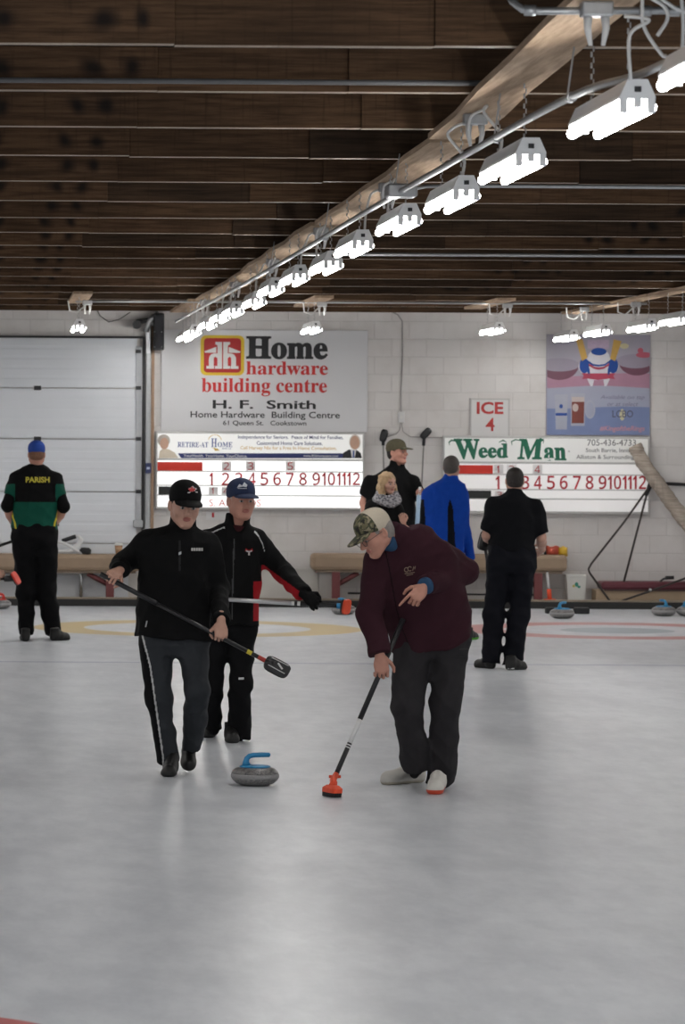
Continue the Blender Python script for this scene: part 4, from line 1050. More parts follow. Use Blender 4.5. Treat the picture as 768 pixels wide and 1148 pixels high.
def hand_sdf(grip, fwd, rod, hint, thumb=1, sc=1.0, curl=(1.15, 1.25, .9), h=.0034, index=None, thumbcurl=.8, rr=.016):
    """a right-sized hand; grip = point on the rod held; returns field and wrist position"""
    x = unit(fwd); y = unit(rod) ; y = unit(y - x * (x @ y)); n = np.cross(x, y)       # n = palm normal
    if n @ A(hint) < 0: n = -n
    y = y * thumb
    W = A(grip) - x * .082 * sc - n * (.014 * sc + rr)
    g = lambda a, b, c_: W + (x * a + y * b + n * c_) * sc
    s = SDF(h)
    Rh = np.stack([x, y, n], 1)
    s.cone(g(-.05, 0, 0), g(.02, 0, 0), .027 * sc, .027 * sc, .02)
    s.ell(g(.05, 0, .0), A((.050, .040, .0165)) * sc, Rh, .016)
    s.ell(g(.03, .024, .010), A((.030, .017, .015)) * sc, Rh, .014)
    for i, (b, ln, sp) in enumerate(((.031, .98, .10), (.0105, 1.08, .02), (-.0105, 1.0, -.05), (-.030, .82, -.13))):
        cv = curl if not (index is not None and i == 0) else index
        p = g(.086 - .004 * abs(i - 1.2), b, -.002); a = 0.0; r0 = .0093 if i < 3 else .0082
        s.cone(g(.045, b * .8, 0), p, .0115 * sc, (r0 + .001) * sc, .008)
        for L_, ca in zip((.043 * ln, .027 * ln, .021 * ln), cv):
            a += ca; d = x * math.cos(a) + n * math.sin(a) + y * sp * math.cos(a)
            q = p + d * L_ * sc; s.cone(p, q, r0 * sc, (r0 - .0011) * sc, .0025); p = q; r0 -= .0011
    p = g(.016, .026, .006); d = unit(x * .62 + y * .75 + n * .35); q = p + d * .046 * sc
    s.cone(p, q, .0145 * sc, .0108 * sc, .008)
    d2 = unit(x * .75 + y * (.75 - thumbcurl) + n * (.25 + .7 * thumbcurl)); q2 = q + d2 * .032 * sc; s.cone(q, q2, .0106 * sc, .0095 * sc, .004)
    d3 = unit(x * .7 + y * (.45 - 1.2 * thumbcurl) + n * (.2 + .6 * thumbcurl)); s.cone(q2, q2 + d3 * .024 * sc, .0095 * sc, .0075 * sc, .004)
    return s, g(-.012, 0, 0), x
def shoe_sdf(heel, toe, sc=1.0, up=(0, 0, 1), h=.005, cuff=.10):
    heel, toe = A(heel), A(toe); f = unit(toe - heel); L_ = np.linalg.norm(toe - heel); up = unit(A(up) - f * (A(up) @ f)); sd = np.cross(f, up)
    g = lambda a, b, c_: heel + f * a * L_ + sd * b + up * c_ * 1.3
    s = SDF(h); R = np.stack([f, sd, up], 1)
    s.cone(g(.16, 0, .04), g(.45, .004, .034), .042 * sc, .040 * sc, .02)
    s.cone(g(.45, .004, .034), g(.84, .0, .026), .042 * sc, .040 * sc, .02)
    s.ell(g(.16, 0, .02), (.05, .036, .03), R, .02); s.ell(g(.72, .004, .016), (.08, .05, .026), R, .02)
    s.cone(g(.20, 0, .05), g(.17, 0, cuff), .040 * sc, .042 * sc, .02, fb=True)
    s.cone(g(.30, 0, .075), g(.58, 0, .045), .032, .030, .02)
    s.cut(heel, -up)
    return s, heel, up
SHIRTS = {}
def cap_parts(c, R, sc, parent, mcrown, mbrim, paint=None, bill=True, tilt=0.0, mats=None):
    g = lambda *p: A(c) + R @ (A(p) * sc)
    s = SDF(.004); s.ell(g(0, -.012, .048), A((.087, .109, .082)) * sc, R, .02); s.ell(g(0, -.01, .085), A((.070, .088, .052)) * sc, R, .04)
    n = R @ A((0, .30, -1.0)); s.cut(g(0, .08, .042), n)
    crown = to_obj('cap', s.mesh(1), mats or [mcrown], parent, paint)
    s2 = SDF(.003); s2.ell(g(0, -.012, .128), A((.010, .010, .007)) * sc, R, .004); to_obj('cap_button', s2.mesh(1), [mbrim], crown) if False else None
    if bill:
        s = SDF(.0032); cc = g(0, .088, .046); cc0 = A(cc)
        def fn(X, Y, Z):
            q = [X - cc0[0], Y - cc0[1], Z - cc0[2]]; l = [(q[0] * R[0, i] + q[1] * R[1, i] + q[2] * R[2, i]) / sc for i in range(3)]
            bx = np.sqrt((l[0] / .076) ** 2 + ((l[1] - .002) / .088) ** 2)
            z = l[2] + 3.2 * l[0] ** 2 + .16 * np.maximum(l[1], -.05) + 1.0 * np.maximum(l[1], 0) ** 2
            return sc * np.maximum(np.maximum((bx - 1) * .076, np.abs(z) - .0042), -l[1] - .03)
        s.add(fn, cc0 - .12 * sc, cc0 + .12 * sc, .004, 'u')
        to_obj('brim', s.mesh(1), [mbrim], crown)
    return crown
def hair_short(c, R, sc, parent, m, capped=False, h=.0042, grow=1.0, lowback=-.05):
    g = lambda *p: A(c) + R @ (A(p) * sc); s = SDF(h)
    s.ell(g(0, -.018, .036), A((.082, .101, .091)) * sc * grow, R, .02)
    s.ell(g(0, -.045, -.02), A((.070, .066, .06)) * sc * grow, R, .03)
    s.fold = lambda X, Y, Z: .0022 * np.sin(310 * X + 190 * Z) * np.sin(270 * Y + 90 * Z)
    s.cut(g(0, -.03, lowback), R @ A((0, .25, -1)))                 # nape line
    s.ell(g(0, .115, -.035), A((.10, .10, .085)) * sc, R, .01, 's')   # face opening
    s.ell(g(0, .075, -.055), A((.11, .055, .07)) * sc, R, .01, 's')
    for e in (-1, 1): s.ell(g(e * .088, -.008, -.012), A((.022, .026, .036)) * sc, R, .008, 's')
    if capped: s.cut(g(0, 0, .05), R @ A((0, 0, 1)))
    return to_obj('hair', s.mesh(1), [m], parent)
def place_decal(body, px0, py0, px1, py1, Y0, bvh, m, parent, bold=0.0, off=.004, name='lettering', geo=None):
    """lettering or an emblem laid on a garment: every vertex dropped on to the cloth"""
    co, fa = text_geo(body, bold) if geo is None else geo
    lo, hi = co.min(0), co.max(0); q = (co - lo) / np.maximum(hi - lo, 1e-6)
    V = []
    for i in range(len(co)):
        x = px0 + q[i, 0] * (px1 - px0); y = py1 + q[i, 1] * (py0 - py1)
        p = P(x, y, Y0); o = Vector((0, 0, H)); d = (p - o).normalized()
        hit = bvh.ray_cast(o + d * (Y0 - 2.5), d)[0]
        if hit is None: hit = p
        V.append(hit - d * (off + (.003 if q[i, 2] > .5 else 0)))
    o = wloc(parent); me = bpy.data.meshes.new(name); me.from_pydata([tuple(v - o) for v in V], [], fa); me.update()
    return link(name, me, m, parent, o)
def poly_geo(polys):
    co, fa = [], []
    for p in polys:
        k = len(co); n = len(p); co += [(x, y, 0) for x, y in p] + [(x, y, 1) for x, y in p]
        fa += [tuple(range(k + n, k + 2 * n)), tuple(range(k, k + n))[::-1]] + [(k + i, k + (i + 1) % n, k + n + (i + 1) % n, k + n + i) for i in range(n)]
    return np.array(co, float), fa

SKIN = mat('skin', (.50, .285, .215), .5, .08, 25, .1, 120, spec=.35); SKIN2 = mat('skin_ruddy', (.47, .23, .17), .5, .1, 25, .1, 120, spec=.35)
LIPS = mat('lips', (.36, .13, .11), .5); EYEW = mat('eye_white', (.34, .31, .29), .3); IRIS = mat('iris', (.03, .03, .03), .2)
BROWD = mat('brow_dark', (.07, .042, .03), .8); BROWG = mat('brow_grey', (.30, .25, .22), .8)
H_DARK = mat('hair_dark_brown', (.018, .013, .011), .65, .3, 60, .4, 200); H_GREY = mat('hair_grey', (.22, .20, .185), .7, .3, 60, .4, 200)
H_WHITE = mat('hair_white', (.42, .40, .37), .7, .25, 60, .4, 200); H_SALT = mat('hair_salt_pepper', (.075, .065, .058), .7, .4, 70, .4, 200); H_BLON = mat('hair_blonde', (.40, .27, .15), .6, .3, 40, .4, 160); H_RED = mat('hair_ginger', (.17, .08, .045), .7, .3, 60)
def cloth(name, col, rough=.8, var=.15, sc=18): return mat(name, col, rough, var, sc, .25, 420, spec=.12)
J_BLACK = cloth('black_fleece', (.0042, .0042, .0046)); J_RED = cloth('red_panel', (.33, .012, .018)); J_PIPE = cloth('white_piping', (.50, .50, .50), .6); J_MAROON = cloth('maroon_windbreaker', (.037, .0125, .0185), .9)
J_BLUE = cloth('royal_blue_fleece', (.006, .05, .33)); J_NAVYP = cloth('black_side_panel', (.005, .006, .009)); J_POLO = cloth('black_polo', (.0042, .0044, .0062)); J_GREEN = cloth('green_jersey', (.004, .075, .048), .6); J_YEL = cloth('yellow_piping', (.62, .52, .04), .6)
T_SLATE = cloth('slate_track_pants', (.029, .032, .037), .65); T_BLACK = cloth('black_trousers', (.0042, .0042, .005)); T_CHAR = cloth('charcoal_trousers', (.027, .025, .0275)); T_NAVY = cloth('dark_navy_trousers', (.0052, .0056, .009)); T_JEAN = cloth('denim', (.035, .06, .11))
SOCK = cloth('dark_sock', (.008, .008, .009)); S_BLACK = mat('black_shoe_leather', (.006, .006, .006), .5, .2, 20); S_SOLE = mat('dark_sole', (.02, .02, .02), .7); S_WHITE = mat('white_shoe', (.58, .56, .52), .55, .08, 20); S_ORG = mat('orange_sole', (.60, .07, .03), .5); S_CREAM = mat('cream_sole', (.45, .41, .33), .6); S_GRN = mat('green_sole', (.10, .45, .03), .5)

def make_person(sp):
    Y0 = sp['Y0']; s = Y0 / F; hh = sp.get('h', .008); nrm = unit(sp.get('n', (0, 1, 0)))
    def J(t): return A(P(t[0], t[1], Y0 + (t[2] if len(t) > 2 else 0)))
    base = P(*sp['base'], Y0); base.z = 0
    root = thing('person', base, sp['label'], 'person', None)
    B = SDF(.011); parts = []
    # torso garment
    T = SDF(hh); lv = sp['torso']; cs = [J(l[0]) for l in lv]; hw = [l[1] * s for l in lv]; hd = [l[2] for l in lv]
    T.loft(cs, hw, hd, nrm, .04, sp.get('m', 2.25)); B.loft(cs[1:], [v * .8 for v in hw[1:]], [v * .8 for v in hd[1:]], nrm, .03)
    hands = {}
    for key, hs in sp.get('hands', {}).items():
        f_, w_, x_ = hand_sdf(A(hs['grip']) if isinstance(hs['grip'], Vector) else J(hs['grip']), hs['fwd'], hs['rod'], hs['hint'], hs.get('thumb', 1), hs.get('sc', 1.0), hs.get('curl', (1.15, 1.25, .9)), index=hs.get('index'), thumbcurl=hs.get('tc', .8), h=max(.0034, hh * .55), rr=hs.get('rr', .016))
        hands[key] = (f_, w_)
    under = SDF(hh); has_under = False
    for key, ar in sp['arms'].items():
        sh, el = J(ar['sh']), J(ar['el']); wr = hands[key][1] if key in hands else J(ar['wr']); r = ar['r']
        full = ar.get('sleeve', 2.0)
        if full >= 2: T.cone(sh, el, r[0], r[1], .045); T.cone(el, wr, r[1], r[2], .015, fb=True); T.cone(wr - unit(wr - el) * .045, wr, r[2] * 1.07, r[2] * 1.04, .006, fa=True, fb=True)
        elif full > 1: T.cone(sh, el, r[0], r[1], .045); T.cone(el, el + (wr - el) * (full - 1), r[1], r[1] + (r[2] - r[1]) * (full - 1), .015, fb=True)
        else: T.cone(sh, sh + (el - sh) * full, r[0], r[0] * .92, .045, fb=True)
        if 'under' in ar:
            has_under = True; under.cone(sh + (el - sh) * .3, el, r[0] * .78, r[1], .02); under.cone(el, el + (wr - el) * ar['under'], r[1], r[1] * .95, .02, fb=True)
        k = 1.0 if full < 2 else .72
        bare = A((.046, .045, .030)) * ar.get('fat', 1.0) if full < 2 else A(r) * .7
        B.cone(sh, el, r[0] * .7, bare[1] if full < 2 else r[1] * .7, .02)
        if full < 2: B.cone(el, el + (wr - el) * .35, bare[1] * .95, bare[0] * 1.02, .015); B.cone(el + (wr - el) * .35, wr, bare[0] * 1.02, bare[2] * .95, .015)
        else: B.cone(el, wr, r[1] * .68, .027, .02)
    # legs
    G = SDF(hh); 
    if 'pelvis' in sp:
        pv = sp['pelvis']; G.loft([J(l[0]) for l in pv], [l[1] * s for l in pv], [l[2] for l in pv], nrm, .05)
    for lg in sp['legs']:
        p = [J(q) for q in lg['p']]; G.chain(p, lg['r'], .04, fb=True)
        B.chain(p, [v * .7 for v in lg['r'][:-1]] + [.036], .02)
    shoes = []
    for sh in sp['shoes']:
        shoes.append((sh, *shoe_sdf(sh['heel'], sh['toe'], sh.get('sc', 1.0), sh.get('up', (0, 0, 1)), max(.005, hh * .7), sh.get('cuff', .10))))
        B.cone(J(sp['legs'][len(shoes) - 1]['p'][-1]), A(sh['heel']) + (A(sh['toe']) - A(sh['heel'])) * .25 + A((0, 0, .05)), .036, .03, .02)
    # head
    hc, hf = J(sp['head']['c']), sp['head']['f']; R = headframe(hf, sp['head'].get('roll', 0)); hsc = sp['head'].get('sc', 1.0)
    nb = cs[0] + (cs[1] - cs[0]) * .6
    HS = head_sdf(hc, R, hsc, sp['head'].get('jaw', 1.0), sp['head'].get('nose', 1.0), max(.0032, hh * .5), neck=nb)
    hv = HS.mesh(0); bv = B.mesh(1)
    pieces = [hv, bv] + [f_.mesh(0) for k, (f_, w_) in hands.items() if not sp['hands'][k].get('glove')]
    nh = len(hv[1]); hp = head_paint(hc, R, hsc)
    skin = sp.get('skin', SKIN); brow = sp.get('brow', BROWD)
    body = to_obj('body', join(pieces), [skin, LIPS, EYEW, IRIS, brow, SOCK], root, lambda c: np.concatenate([hp(c[:nh]), np.where(c[nh:, 2] < .32, 5, 0)]))
    for k, (f_, w_) in hands.items():
        if sp['hands'][k].get('glove'): to_obj('glove', f_.mesh(0), [J_BLACK], root)
    # collar and garments
    if 'collar' in sp:
        for a, b, r0, r1 in sp['collar']: T.cone(J(a), J(b), r0, r1, .02, fb=True)
        for c_, r_ in sp.get('collar_open', []): T.ell(J(c_), r_, None, .01, 's')
    T.fold = folds(sp.get('fold', .008), sp.get('fwl', .17), sp['seed'])
    for o_, n_ in sp.get('hem', []): T.cut(J(o_), n_)
    tv = T.mesh(1); tp = sp['top']
    to = to_obj(tp['name'], tv, tp['mats'], root, tp.get('paint'))
    bvh = BVHTree.FromPolygons(tv[0].tolist(), tv[1].tolist())
    if has_under: to_obj('undersleeves', under.mesh(1), [J_BLACK], root)
    G.fold = folds(sp.get('lfold', .009), .15, sp['seed'] + 50, (1, 1, 1.1))
    gv = G.mesh(1); bt = sp['bottom']; go = to_obj('trousers', gv, bt['mats'], root, bt.get('paint'))
    for sh, f_, heel, up in shoes:
        so = sh.get('sole', .022)
        o = to_obj('shoe', f_.mesh(1), sh['mats'], root, lambda c, heel=heel, up=up, so=so: (((c - heel) @ up) < so).astype(int))
        if 'laces' in sh:
            hl, tl = A(sh['heel']), A(sh['toe']); f2 = unit(tl - hl); L_ = np.linalg.norm(tl - hl); sd = unit(np.cross(f2, up)); mb = MB()
            for t_, zz in ((.40, .100), (.48, .093), (.56, .083)):
                mb.tube([hl + f2 * L_ * t_ + sd * b_ + up * (zz - 9 * b_ * b_) for b_ in (-.03, -.015, 0, .015, .03)], .004, 6)
            mb.build('laces', sh['laces'], o)
    return dict(root=root, body=body, top=to, bvh=bvh, tbvh=BVHTree.FromPolygons(gv[0].tolist(), gv[1].tolist()), trousers=go, hc=hc, R=R, hsc=hsc, J=J, s=s, Y0=Y0)

def broom(label, base, shaft, segs, group='curling brooms', name='curling_broom'):
    """shaft: [(point, point, radius, material, part name)]"""
    r = thing(name, base, label, 'broom', group)
    for a, b, rad, m, nm in segs:
        mb = MB(); mb.tube([Vector(a), Vector(a).lerp(Vector(b), .5), Vector(b)], rad, 12); mb.build(nm, m, r)
    return r
CARBON = mat('carbon_shaft', (.014, .014, .016), .35, .15, 30); SILV = mat('silver_shaft', (.50, .50, .51), .3, .08, 20, metal=.5); WHT_B = mat('white_shaft', (.68, .68, .68), .4, .03); YELB = mat('yellow_band', (.62, .50, .04), .45); REDB = mat('red_band', (.42, .04, .03), .45)
ORG = mat('orange_brush', (.72, .075, .025), .5, .12, 30); PAD = mat('brush_pad', (.018, .018, .02), .9, .2, 60); HEADB = mat('black_brush_head', (.016, .016, .018), .4, .15)
def V(*a): return Vector(a)
# ================================================================ PEOPLE
def along(a, b, t): return Vector(a).lerp(Vector(b), t)
def G2(polys): return poly_geo(polys)
def emblem(polys, box, who, m, name='emblem', off=.004, bvh=None, parent=None):
    return place_decal('', *box, who['Y0'], bvh or who['bvh'], m, parent or who['top'], geo=poly_geo(polys), off=off, name=name)
# ---------- front left curler in black jacket
Y1 = 23.35
A1, B1 = P(114.5, 644.5, Y1 - .22), P(318, 751.5, Y1 - .34)          # broom axis
gA, gB = along(A1, B1, .045), along(A1, B1, .655)
rod1 = B1 - A1
def paint1(c):
    x, y = topx(c); m = np.zeros(len(c), int)
    m[(np.abs(x - 201.5) < .75) & (y > 606) & (y < 640) & (c[:, 1] < Y1)] = 1
    return m
def legpaint1(c):
    x, y = topx(c); m = np.zeros(len(c), int)
    e = np.interp(y, [712, 747, 800, 850], [156.5, 165.5, 173, 180])
    m[x < e + 2.0] = 1; m[(x > e + 2.0) & (x < e + 3.9)] = 2
    return m
t1, t2 = ICE(188.5, 871.5), ICE(211.5, 866)
p1 = make_person(dict(Y0=Y1, base=(197, 868), h=.0065, seed=11, label='person in black jacket and slate track pants walking forward, broom held across the body',
    torso=[((206, 588, -.01), 13, .075), ((203.5, 596, 0), 30, .10), ((200.5, 605, 0), 42, .12), ((197, 640, 0), 42, .14), ((195, 680, -.01), 41.5, .14), ((194.5, 715.5, -.01), 42, .145)],
    collar=[((205, 597, 0), (206.5, 577.5, -.0), .090, .084)], collar_open=[((208.5, 576, -.13), (.050, .085, .115)), ((207, 577, -.01), (.070, .070, .03))],
    arms=dict(a=dict(sh=(163, 609, .02), el=(136, 634, .10), r=(.074, .068, .052)), b=dict(sh=(232, 609, .01), el=(245, 660, .03), r=(.074, .066, .052))),
    hands=dict(a=dict(grip=gA, fwd=(-.45, -.75, -.25), rod=rod1, hint=(.2, .1, -1), thumb=1, sc=1.02, curl=(1.35, 1.5, 1.1)), b=dict(grip=gB, fwd=(.0, -.3, -1), rod=rod1, hint=(-.1, 1, -.2), thumb=-1, sc=1.02, curl=(1.3, 1.5, 1.1))),
    pelvis=[((195, 700, 0), 37, .12), ((195, 722, 0), 38, .125), ((196, 734, 0), 30, .10)],
    legs=[dict(p=[(174.5, 722, 0), (178.5, 782, -.04), (183, 820, .03), (187.5, 854, .08)], r=(.106, .078, .066, .066)), dict(p=[(215.5, 722, 0), (220.5, 774, -.10), (219, 805, .05), (214.5, 838, .16)], r=(.102, .074, .070, .060))],
    shoes=[dict(heel=t1 + V(.04, .28, 0), toe=t1, mats=[S_BLACK, S_SOLE], laces=S_SOLE), dict(heel=t2 + V(.015, .235, .155), toe=t2, up=(0, -.6, .8), mats=[S_BLACK, S_SOLE], laces=S_SOLE)],
    head=dict(c=(207, 567, -.05), f=(.17, -1, -.16), sc=1.12, jaw=1.02, roll=.06), top=dict(name='jacket', mats=[J_BLACK, cloth('dark_zip', (.022, .022, .023))], paint=paint1), bottom=dict(mats=[T_SLATE, T_BLACK, J_PIPE], paint=legpaint1)))
hair_short(p1['hc'], p1['R'], p1['hsc'], p1['root'], H_DARK, capped=True)
capP1 = cap_parts(p1['hc'], p1['R'], 1.14, p1['root'], J_BLACK, J_BLACK)
def cbvh(o):
    w_ = Vector(WLOC[o.name]); return BVHTree.FromPolygons([v.co + w_ for v in o.data.vertices], [tuple(p.vertices) for p in o.data.polygons])
leaf = [(0, 0), (.05, .22), (.4, .18), (.33, .3), (.62, .55), (.5, .6), (.55, .78), (.36, .72), (.3, .82), (.16, .62), (.2, .98), (.1, .92), (0, 1.15)]
leaf = leaf + [(-x, y) for x, y in leaf[::-1][1:-1]]
bv = cbvh(capP1)
emblem([[(-.7, -.1), (.7, .0), (.62, .2), (-.62, .1)], [(x * .95, y * .9 + .1) for x, y in leaf]], (210, 544.5, 222, 553), p1, mat('cap_logo_white', (.5, .48, .48), .6), bvh=bv, parent=capP1)
emblem([[(x, y) for x, y in leaf]], (211, 545, 219.5, 552), p1, mat('cap_logo_red', (.45, .03, .03), .6), off=.0075, bvh=bv, parent=capP1)
emblem([[(0, 0), (.16, 0), (.16, 1), (0, 1)], [(.2, 0), (.36, 0), (.36, 1), (.2, 1)], [(.4, 0), (.56, 0), (.56, 1), (.4, 1)], [(.6, 0), (.8, 0), (.8, 1), (.6, 1)], [(.84, 0), (1, 0), (1, 1), (.84, 1)]], (214.5, 614.2, 227.5, 617.6), p1, mat('chest_mark_white', (.48, .46, .44), .6))
emblem([[(0, 0), (1, .3), (1, 1), (0, .7)]], (200.3, 618, 203.3, 622.5), p1, GREYM, name='zip_pull')
emblem([[(0, 0), (.5, 0), (1, 1), (.5, 1)]], (162.5, 696, 165.5, 703), p1, GREYM, name='pocket_zip')
s_ = SDF(.006); J = p1['J']; s_.cone(J((204.5, 600, -.02)), J((206.5, 587, -.03)), .078, .064, .01, fb=True); to_obj('shirt', s_.mesh(1), [cloth('black_tee', (.006, .006, .007))], p1['root'])
d1 = rod1.normalized()
Bt = lambda t: along(A1, B1, t)
br = broom('black-shafted curling broom held across the body of the person in slate track pants', Bt(.5), None, [(Bt(-.01), Bt(.30), .0155, CARBON, 'grip'), (Bt(.30), Bt(.80), .0125, CARBON, 'shaft'), (Bt(.80), Bt(.825), .0135, YELB, 'yellow_band'), (Bt(.825), Bt(.86), .0135, CARBON, 'ferrule'), (Bt(.86), Bt(.92), .014, REDB, 'red_band')])
def brush_head(r, c, d, wide, n, L_=.17, W_=.075, m=HEADB, pad=PAD, T_=.03):
    """oblong brush head: d = long direction, wide = width direction, n = face of the pad"""
    R = Matrix((Vector(d).normalized(), Vector(wide).normalized(), Vector(n).normalized())).transposed(); c = Vector(c)
    mb = MB(); pts = []
    for q in range(24):
        a = 2 * PI * q / 24; cx, sy = math.cos(a), math.sin(a); e = .55
        pts.append((L_ / 2 * math.copysign(abs(cx) ** e, cx), W_ / 2 * math.copysign(abs(sy) ** e, sy)))
    def slab(z0, z1, s0, s1):
        a = [mb.bm.verts.new(c + R @ Vector((x * s0, y * s0, z0))) for x, y in pts]; b = [mb.bm.verts.new(c + R @ Vector((x * s1, y * s1, z1))) for x, y in pts]
        mb.bm.faces.new(a[::-1]); mb.bm.faces.new(b)
        for i in range(24): mb.bm.faces.new((a[i], a[(i + 1) % 24], b[(i + 1) % 24], b[i]))
    slab(-T_ * .2, T_ * .35, 1, 1); slab(T_ * .35, T_ * .7, 1, .62); o = mb.build('brush_head', m, r)
    mb = MB(); slab(-T_ * .75, -T_ * .2, .94, .97); mb.build('brush_pad', pad, o)
    return o
def perp(d, h): h = Vector(h); d = Vector(d).normalized(); return (h - d * h.dot(d)).normalized()
hn = perp(d1, (.1, -1, .75)); hw_ = d1.cross(hn)
ho = brush_head(br, B1 - d1 * .045, d1, hw_, hn, .165, .10)
mb = MB(); mb.tube([Bt(.90), Bt(.945) + hn * .01], .018, 10, rs=[.015, .022]); mb.build('socket', HEADB, br)
for k_ in (-1, 1):
    mb = MB(); mb.tube([B1 - d1 * .10 + hn * .021 + hw_ * .03 * k_, B1 + d1 * .015 + hn * .021 + hw_ * .032 * k_], .0028, 6); mb.build('white_mark', WHT_B, ho)
mb = MB(); mb.tube([B1 - d1 * .05 + hn * .022 - hw_ * .012, B1 - d1 * .01 + hn * .022 + hw_ * .012], .006, 6); mb.build('white_mark', WHT_B, ho)

# ---------- second man behind, black jacket with red panels
Y2 = 25.9
A2, B2 = P(226, 670.5, Y2 - .16), P(389, 679.8, Y2 - .30)
g2 = along(A2, B2, .785); rod2 = B2 - A2; g2a = along(A2, B2, .09)
def paint2(c):
    x, y = topx(c); m = np.zeros(len(c), int); fr = c[:, 1] < Y2 + .1
    un = y - np.interp(x, [296, 346], [627, 664])          # underside of the stretched arm
    m[(x > 293) & (x < 340) & (un > 6.5)] = 1
    m[(x > 284) & (x < 293.5) & (y > 652) & (y < 696)] = 1
    m[(np.abs(x - 261.5 + .03 * (y - 640)) < .8) & (y > 604) & (y < 694) & fr] = 3
    a = np.interp(x, [238, 250], [597, 591.5]); m[(x > 237) & (x < 252) & (np.abs(y - a) < .8) & fr] = 2
    m[(x > 285.5) & (x < 296.5) & (np.abs(y - np.interp(x, [286, 290, 294, 296.5], [596, 601, 609, 617])) < 1.2) & fr] = 2
    return m
ta, tb = ICE(233, 827.5), ICE(261.5, 833.5)
p2 = make_person(dict(Y0=Y2, base=(255, 830), h=.0068, seed=23, label='person in navy cap and black jacket with red sleeve panels, one arm stretched out',
    torso=[((267, 586, -.01), 13, .075), ((265, 593, 0), 27, .10), ((262, 603, 0), 35, .125), ((260, 640, -.02), 32, .14), ((259, 671, -.02), 31, .145), ((258.5, 700, -.01), 32, .14)],
    collar=[((266, 596, 0), (267.5, 577, -.0), .094, .088)], collar_open=[((269.5, 579, -.13), (.055, .09, .115)), ((268, 576, -.01), (.072, .072, .03))],
    arms=dict(a=dict(sh=(235, 607, .02), el=(227, 648, .06), r=(.074, .068, .052)), b=dict(sh=(287.5, 606.5, .0), el=(315, 639, .02), r=(.076, .072, .058))),
    hands=dict(a=dict(grip=g2a, fwd=(.2, -.5, -.9), rod=rod2, hint=(0, 1, 0), thumb=-1, sc=1.05, glove=True), b=dict(grip=g2, fwd=(.75, -.35, -.55), rod=rod2, hint=(-.2, .5, -.7), thumb=1, sc=1.15, glove=True)),
    pelvis=[((259, 690, 0), 29, .12), ((258, 706, 0), 29, .125), ((258, 716, 0), 22, .10)],
    legs=[dict(p=[(243, 706, .02), (240, 765, .02), (239.5, 818, .14)], r=(.096, .060, .060)), dict(p=[(271.5, 706, 0), (269.5, 765, -.02), (267, 826, .07)], r=(.098, .074, .084))],
    shoes=[dict(heel=ta + V(.05, .27, 0), toe=ta, mats=[S_BLACK, S_SOLE]), dict(heel=tb + V(.0, .28, 0), toe=tb, mats=[S_BLACK, S_SOLE], sc=1.1)],
    head=dict(c=(270.5, 561.5, -.05), f=(.30, -1, -.02), sc=1.09, jaw=1.08, nose=1.15), skin=SKIN2, brow=BROWG, top=dict(name='jacket', mats=[J_BLACK, J_RED, J_PIPE, cloth('grey_zip', (.06, .06, .062))], paint=paint2), bottom=dict(mats=[T_BLACK])))
hair_short(p2['hc'], p2['R'], 1.08, p2['root'], H_WHITE, capped=True, grow=1.02)
cap2 = cap_parts(p2['hc'], p2['R'], 1.11, p2['root'], mat('navy_cap', (.012, .022, .065), .8, .15, 30, .2, 300), mat('navy_cap', (.01, .02, .06)))
emblem([[(-1, 0), (-.5, .7), (0, .4), (.4, 1), (1, .5), (.8, .1), (.2, .25)], [(-.8, -.15), (.9, -.15), (.9, -.02), (-.8, -.02)]], (265.5, 540.5, 277.5, 548), p2, mat('cap_mark_pale', (.46, .48, .52), .6), bvh=cbvh(cap2), parent=cap2)
emblem([[(-1, 1), (-.9, .65), (-.2, .5), (-.3, 0), (.3, 0), (.2, .5), (.9, .65), (1, 1), (.3, .75), (-.3, .75)]], (275.5, 616, 283, 622.5), p2, mat('bull_mark_white', (.5, .47, .46), .6))
emblem([[(-1, 0), (-.75, .75), (-.3, .4), (.3, .4), (.75, .75), (1, 0), (.7, .3), (-.7, .3)]], (274.5, 614.5, 284, 618.5), p2, J_RED)
emblem([[(0, 0), (1, .1), (1, 1), (0, .9)]], (267.5, 759.3, 273.5, 762), p2, WHT_B, bvh=p2['tbvh'], parent=p2['trousers'])
s_ = SDF(.006); J = p2['J']; s_.cone(J((265, 602, -.02)), J((267, 588, -.03)), .082, .066, .01, fb=True); to_obj('shirt', s_.mesh(1), [cloth('dark_red_shirt', (.035, .008, .010))], p2['root'])
b2t = lambda t: along(A2, B2, t)
br2 = broom('silver and black curling broom with orange pad held out by the gloved hand', b2t(.5), None, [(b2t(-.12), b2t(.62), .0145, SILV, 'silver_shaft'), (b2t(.62), b2t(.64), .015, WHT_B, 'white_ring'), (b2t(.66), b2t(.68), .015, WHT_B, 'white_ring'), (b2t(.62), b2t(.95), .0142, CARBON, 'lower_shaft')], name='curling_broom')
brush_head(br2, P(387, 680, Y2 - .32), (.1, -.25, 1), (.9, .5, .1), (-.45, .85, .1), .108, .062, HEADB, ORG, .04)
mb = MB(); mb.tube([b2t(.93), b2t(.985)], .02, 10); mb.build('socket', mat('blue_socket', (.03, .2, .4), .4), br2)

